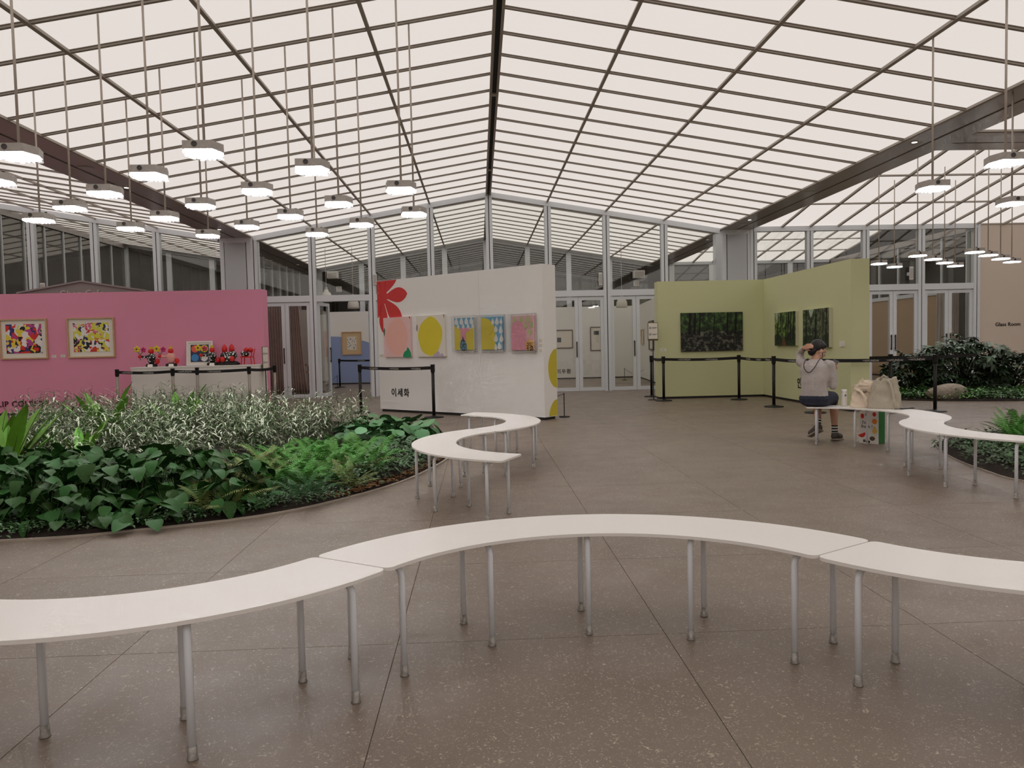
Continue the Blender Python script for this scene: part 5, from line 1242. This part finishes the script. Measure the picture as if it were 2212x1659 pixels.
VZ = [(-4.5, 8.3), (-3.5, 7.95), (-2.75, 7.95), (-2.65, 8.8), (-2.4, 9.5), (-1.7, 9.8), (-1.55, 10.4), (-1.9, 11.6), (-3.0, 13.4), (-5.2, 14.8), (-7.4, 14.6), (-7.0, 11.8), (-5.6, 9.6)]
for k, (x, y) in enumerate(scatter(VZ, 120, .27, 5)):
    s = rp.uniform(.9, 1.2)*(1.0 if y < 10 else 1.08)
    o = thing('variegated_shrub', 'pale grassy shrub with white edged narrow leaves in the left bed', 'plant', (x, y, .03), rp.uniform(0, 6), 'pale grassy shrubs in the left bed'); obj('foliage', VM[k % 6], o, scale=(s, s, s))['kind'] = 'stuff'
# --- round leaved plants
STR = [stems_mesh(7, .26, .13) for _ in range(2)]
for k, (x, y) in enumerate(scatter([(-1.75, 10.0), (-1.2, 9.5), (-.7, 9.6), (-.62, 10.3), (-1.1, 11.3), (-1.9, 11.4)], 26, .19, 12)):
    t = thing('round_leaf_plant', 'plant with big round green leaves at the far tip of the left bed', 'plant', (x, y, .04), 0, 'round leaved plants in the left bed'); obj('stems', STR[k % 2], t)
    for q in range(8):
        a = 2*PI*q/8*1.6+rp.uniform(-.3, .3); s = rp.uniform(.14, .19); rr = rp.uniform(.02, .14)
        obj('leaf', LR[q % 3], t, (rr*math.cos(a), rr*math.sin(a), rp.uniform(.14, .34)), (rp.uniform(-.4, .4), rp.uniform(.0, .9), a), (s, s, s))
# --- low small leaved ground cover
def ground(seed, mt, n=70, R=.17, H=.2, l=(.04, .065), w=.5):
    r = random.Random(seed); mb = MB()
    for k in range(n):
        a = r.uniform(0, 2*PI); q = R*math.sqrt(r.random()); z = H*(1-(q/R)**2*.6)*r.uniform(.35, 1); ang = a+r.uniform(-1.2, 1.2); el = r.uniform(-.3, .8)
        d = Vector((math.cos(ang)*math.cos(el), math.sin(ang)*math.cos(el), math.sin(el))); L = r.uniform(*l)
        blade(mb, L, L*w, LANCE, .3, .25, 3, 0, Vector((q*math.cos(a), q*math.sin(a), z)), d, (Vector((0, 0, 1))-d*d.z).normalized())
    return mb.mesh('foliage', mt)
GM = [ground(s, 'leaf_ground') for s in range(4)]; IV = [ground(s+20, 'leaf_ivy', 60, .2, .17) for s in range(3)]; IVD = [ground(s+30, 'leaf_ground', 60, .2, .15) for s in range(3)]
def carpet(poly, n, dm, seed, meshes, label, group, s0=.9, s1=1.25):
    for k, (x, y) in enumerate(scatter(poly, n, dm, seed)):
        s = rp.uniform(s0, s1); o = thing('ground_cover', label, 'plant', (x, y, .03), rp.uniform(0, 6), group); obj('foliage', meshes[k % len(meshes)], o, scale=(s, s, s))['kind'] = 'stuff'
carpet([(-1.35, 7.25), (-1.05, 7.5), (-.85, 8.0), (-.68, 8.7), (-.6, 9.45), (-.95, 9.6), (-1.3, 9.0), (-1.35, 8.0)], 34, .14, 6, GM, 'low dark small leaved plant at the right tip of the left bed', 'small leaved plants in the left bed')
carpet([(-4.6, 5.8), (-2.6, 6.0), (-1.6, 6.45), (-1.4, 7.0), (-2.2, 8), (-4.6, 8.0)], 50, .22, 31, IVD, 'low dark undergrowth below the taller plants of the left bed', 'undergrowth in the left bed', .8, 1.0)
carpet([(-4.7, 5.66), (-3.5, 5.72), (-2.62, 5.93), (-1.72, 6.40), (-1.25, 6.92), (-1.35, 7.05), (-1.8, 6.62), (-2.6, 6.15), (-3.5, 5.95), (-4.7, 5.9)], 46, .09, 44, IVD, 'low dark leafy plant edging the near rim of the left bed', 'rim plants of the left bed', .62, .85)
carpet([(5.12, 6.6), (5.1, 7.4), (5.35, 8.4), (5.75, 9.2), (6.3, 9.2), (6.2, 7.6), (6.2, 6.2)], 60, .15, 9, IVD, 'low dark leafy plant at the rim of the small right bed', 'dark leafy plants in the right bed', .9, 1.3)
carpet([(8.7, 16.2), (9.4, 15.5), (10.8, 15.0), (13, 14.85), (13.2, 15.8), (11, 16.2), (9.6, 16.9)], 110, .17, 14, IV+IVD, 'low ivy growing round the stone in the back bed', 'ivy in the back bed', 1.2, 1.7)
for k, (x, y) in enumerate(scatter([(5.7, 7.2), (6.4, 6.9), (7.4, 7.6), (7.6, 9.4), (6.6, 9.6), (5.9, 8.6)], 22, .26, 16)):
    fern(x, y, 'leaf_fern', rp.uniform(.36, .5), 'bright green fern in the small right bed', 'bright ferns in the right bed', 9, .25)
# --- big shrub, many palmate leaf clusters
def cluster(seed):
    r = random.Random(seed); mb = MB()
    for k in range(8):
        a = 2*PI*k/8+r.uniform(-.2, .2); el = r.uniform(-.35, .25); d = Vector((math.cos(a)*math.cos(el), math.sin(a)*math.cos(el), math.sin(el)))
        blade(mb, r.uniform(.12, .17), .045, OVAL, .35, .2, 3, 0, Vector((0, 0, 0)), d, (Vector((0, 0, 1))-d*d.z).normalized())
    return mb.mesh('leaf_cluster', 'leaf_shrub')
CM = [cluster(s) for s in range(4)]
def shrub(x, y, R, H, n, label):
    t = thing('shrub', label, 'plant', (x, y, .03)); mb = MB(); r = random.Random(int(x*100))
    for k in range(n):
        a = r.uniform(0, 2*PI); el = math.asin(r.uniform(-.75, 1)); rr = r.uniform(.70, 1.0)*(1+.13*math.sin(3*a+x))
        p = (R*rr*math.cos(el)*math.cos(a), R*.8*rr*math.cos(el)*math.sin(a), H*.42+H*.56*rr*math.sin(el)); s = r.uniform(1.0, 1.5)
        obj('leaf_cluster', CM[k % 4], t, p, (r.uniform(-.4, .4)-.5*math.sin(a)*math.cos(el), .5*math.cos(a)*math.cos(el)+r.uniform(-.3, .3), r.uniform(0, 6)), (s, s, s))
        if k % 6 == 0: mb.tube([(0, 0, 0), (p[0]*.4, p[1]*.4, p[2]*.55), p], [.02, .012, .005], 5)
    mb.build('branches', 'trunk_dark', t)
shrub(10.75, 16.75, .98, 1.36, 295, 'big dark shrub, its tallest part before the glass doors'); shrub(11.85, 16.7, .78, .98, 220, 'dark shrub, the lower right part before the beige wall'); shrub(9.75, 16.9, .68, 1.0, 190, 'dark shrub, the low left part beside the belt post')
st = thing('boulder', 'smooth grey boulder lying in the ivy of the back bed', 'stone', (9.72, 15.62, .03)); mb = MB(); mb.ball((0, 0, .12), 1, 28, 14, (.42, .26, .20))
mb.v = [(x*(1+.05*math.sin(9*y+4*z)), y, z*(1+.08*math.sin(5*x))) for x, y, z in mb.v]; mb.build('rock', 'granite', st, smooth=True)
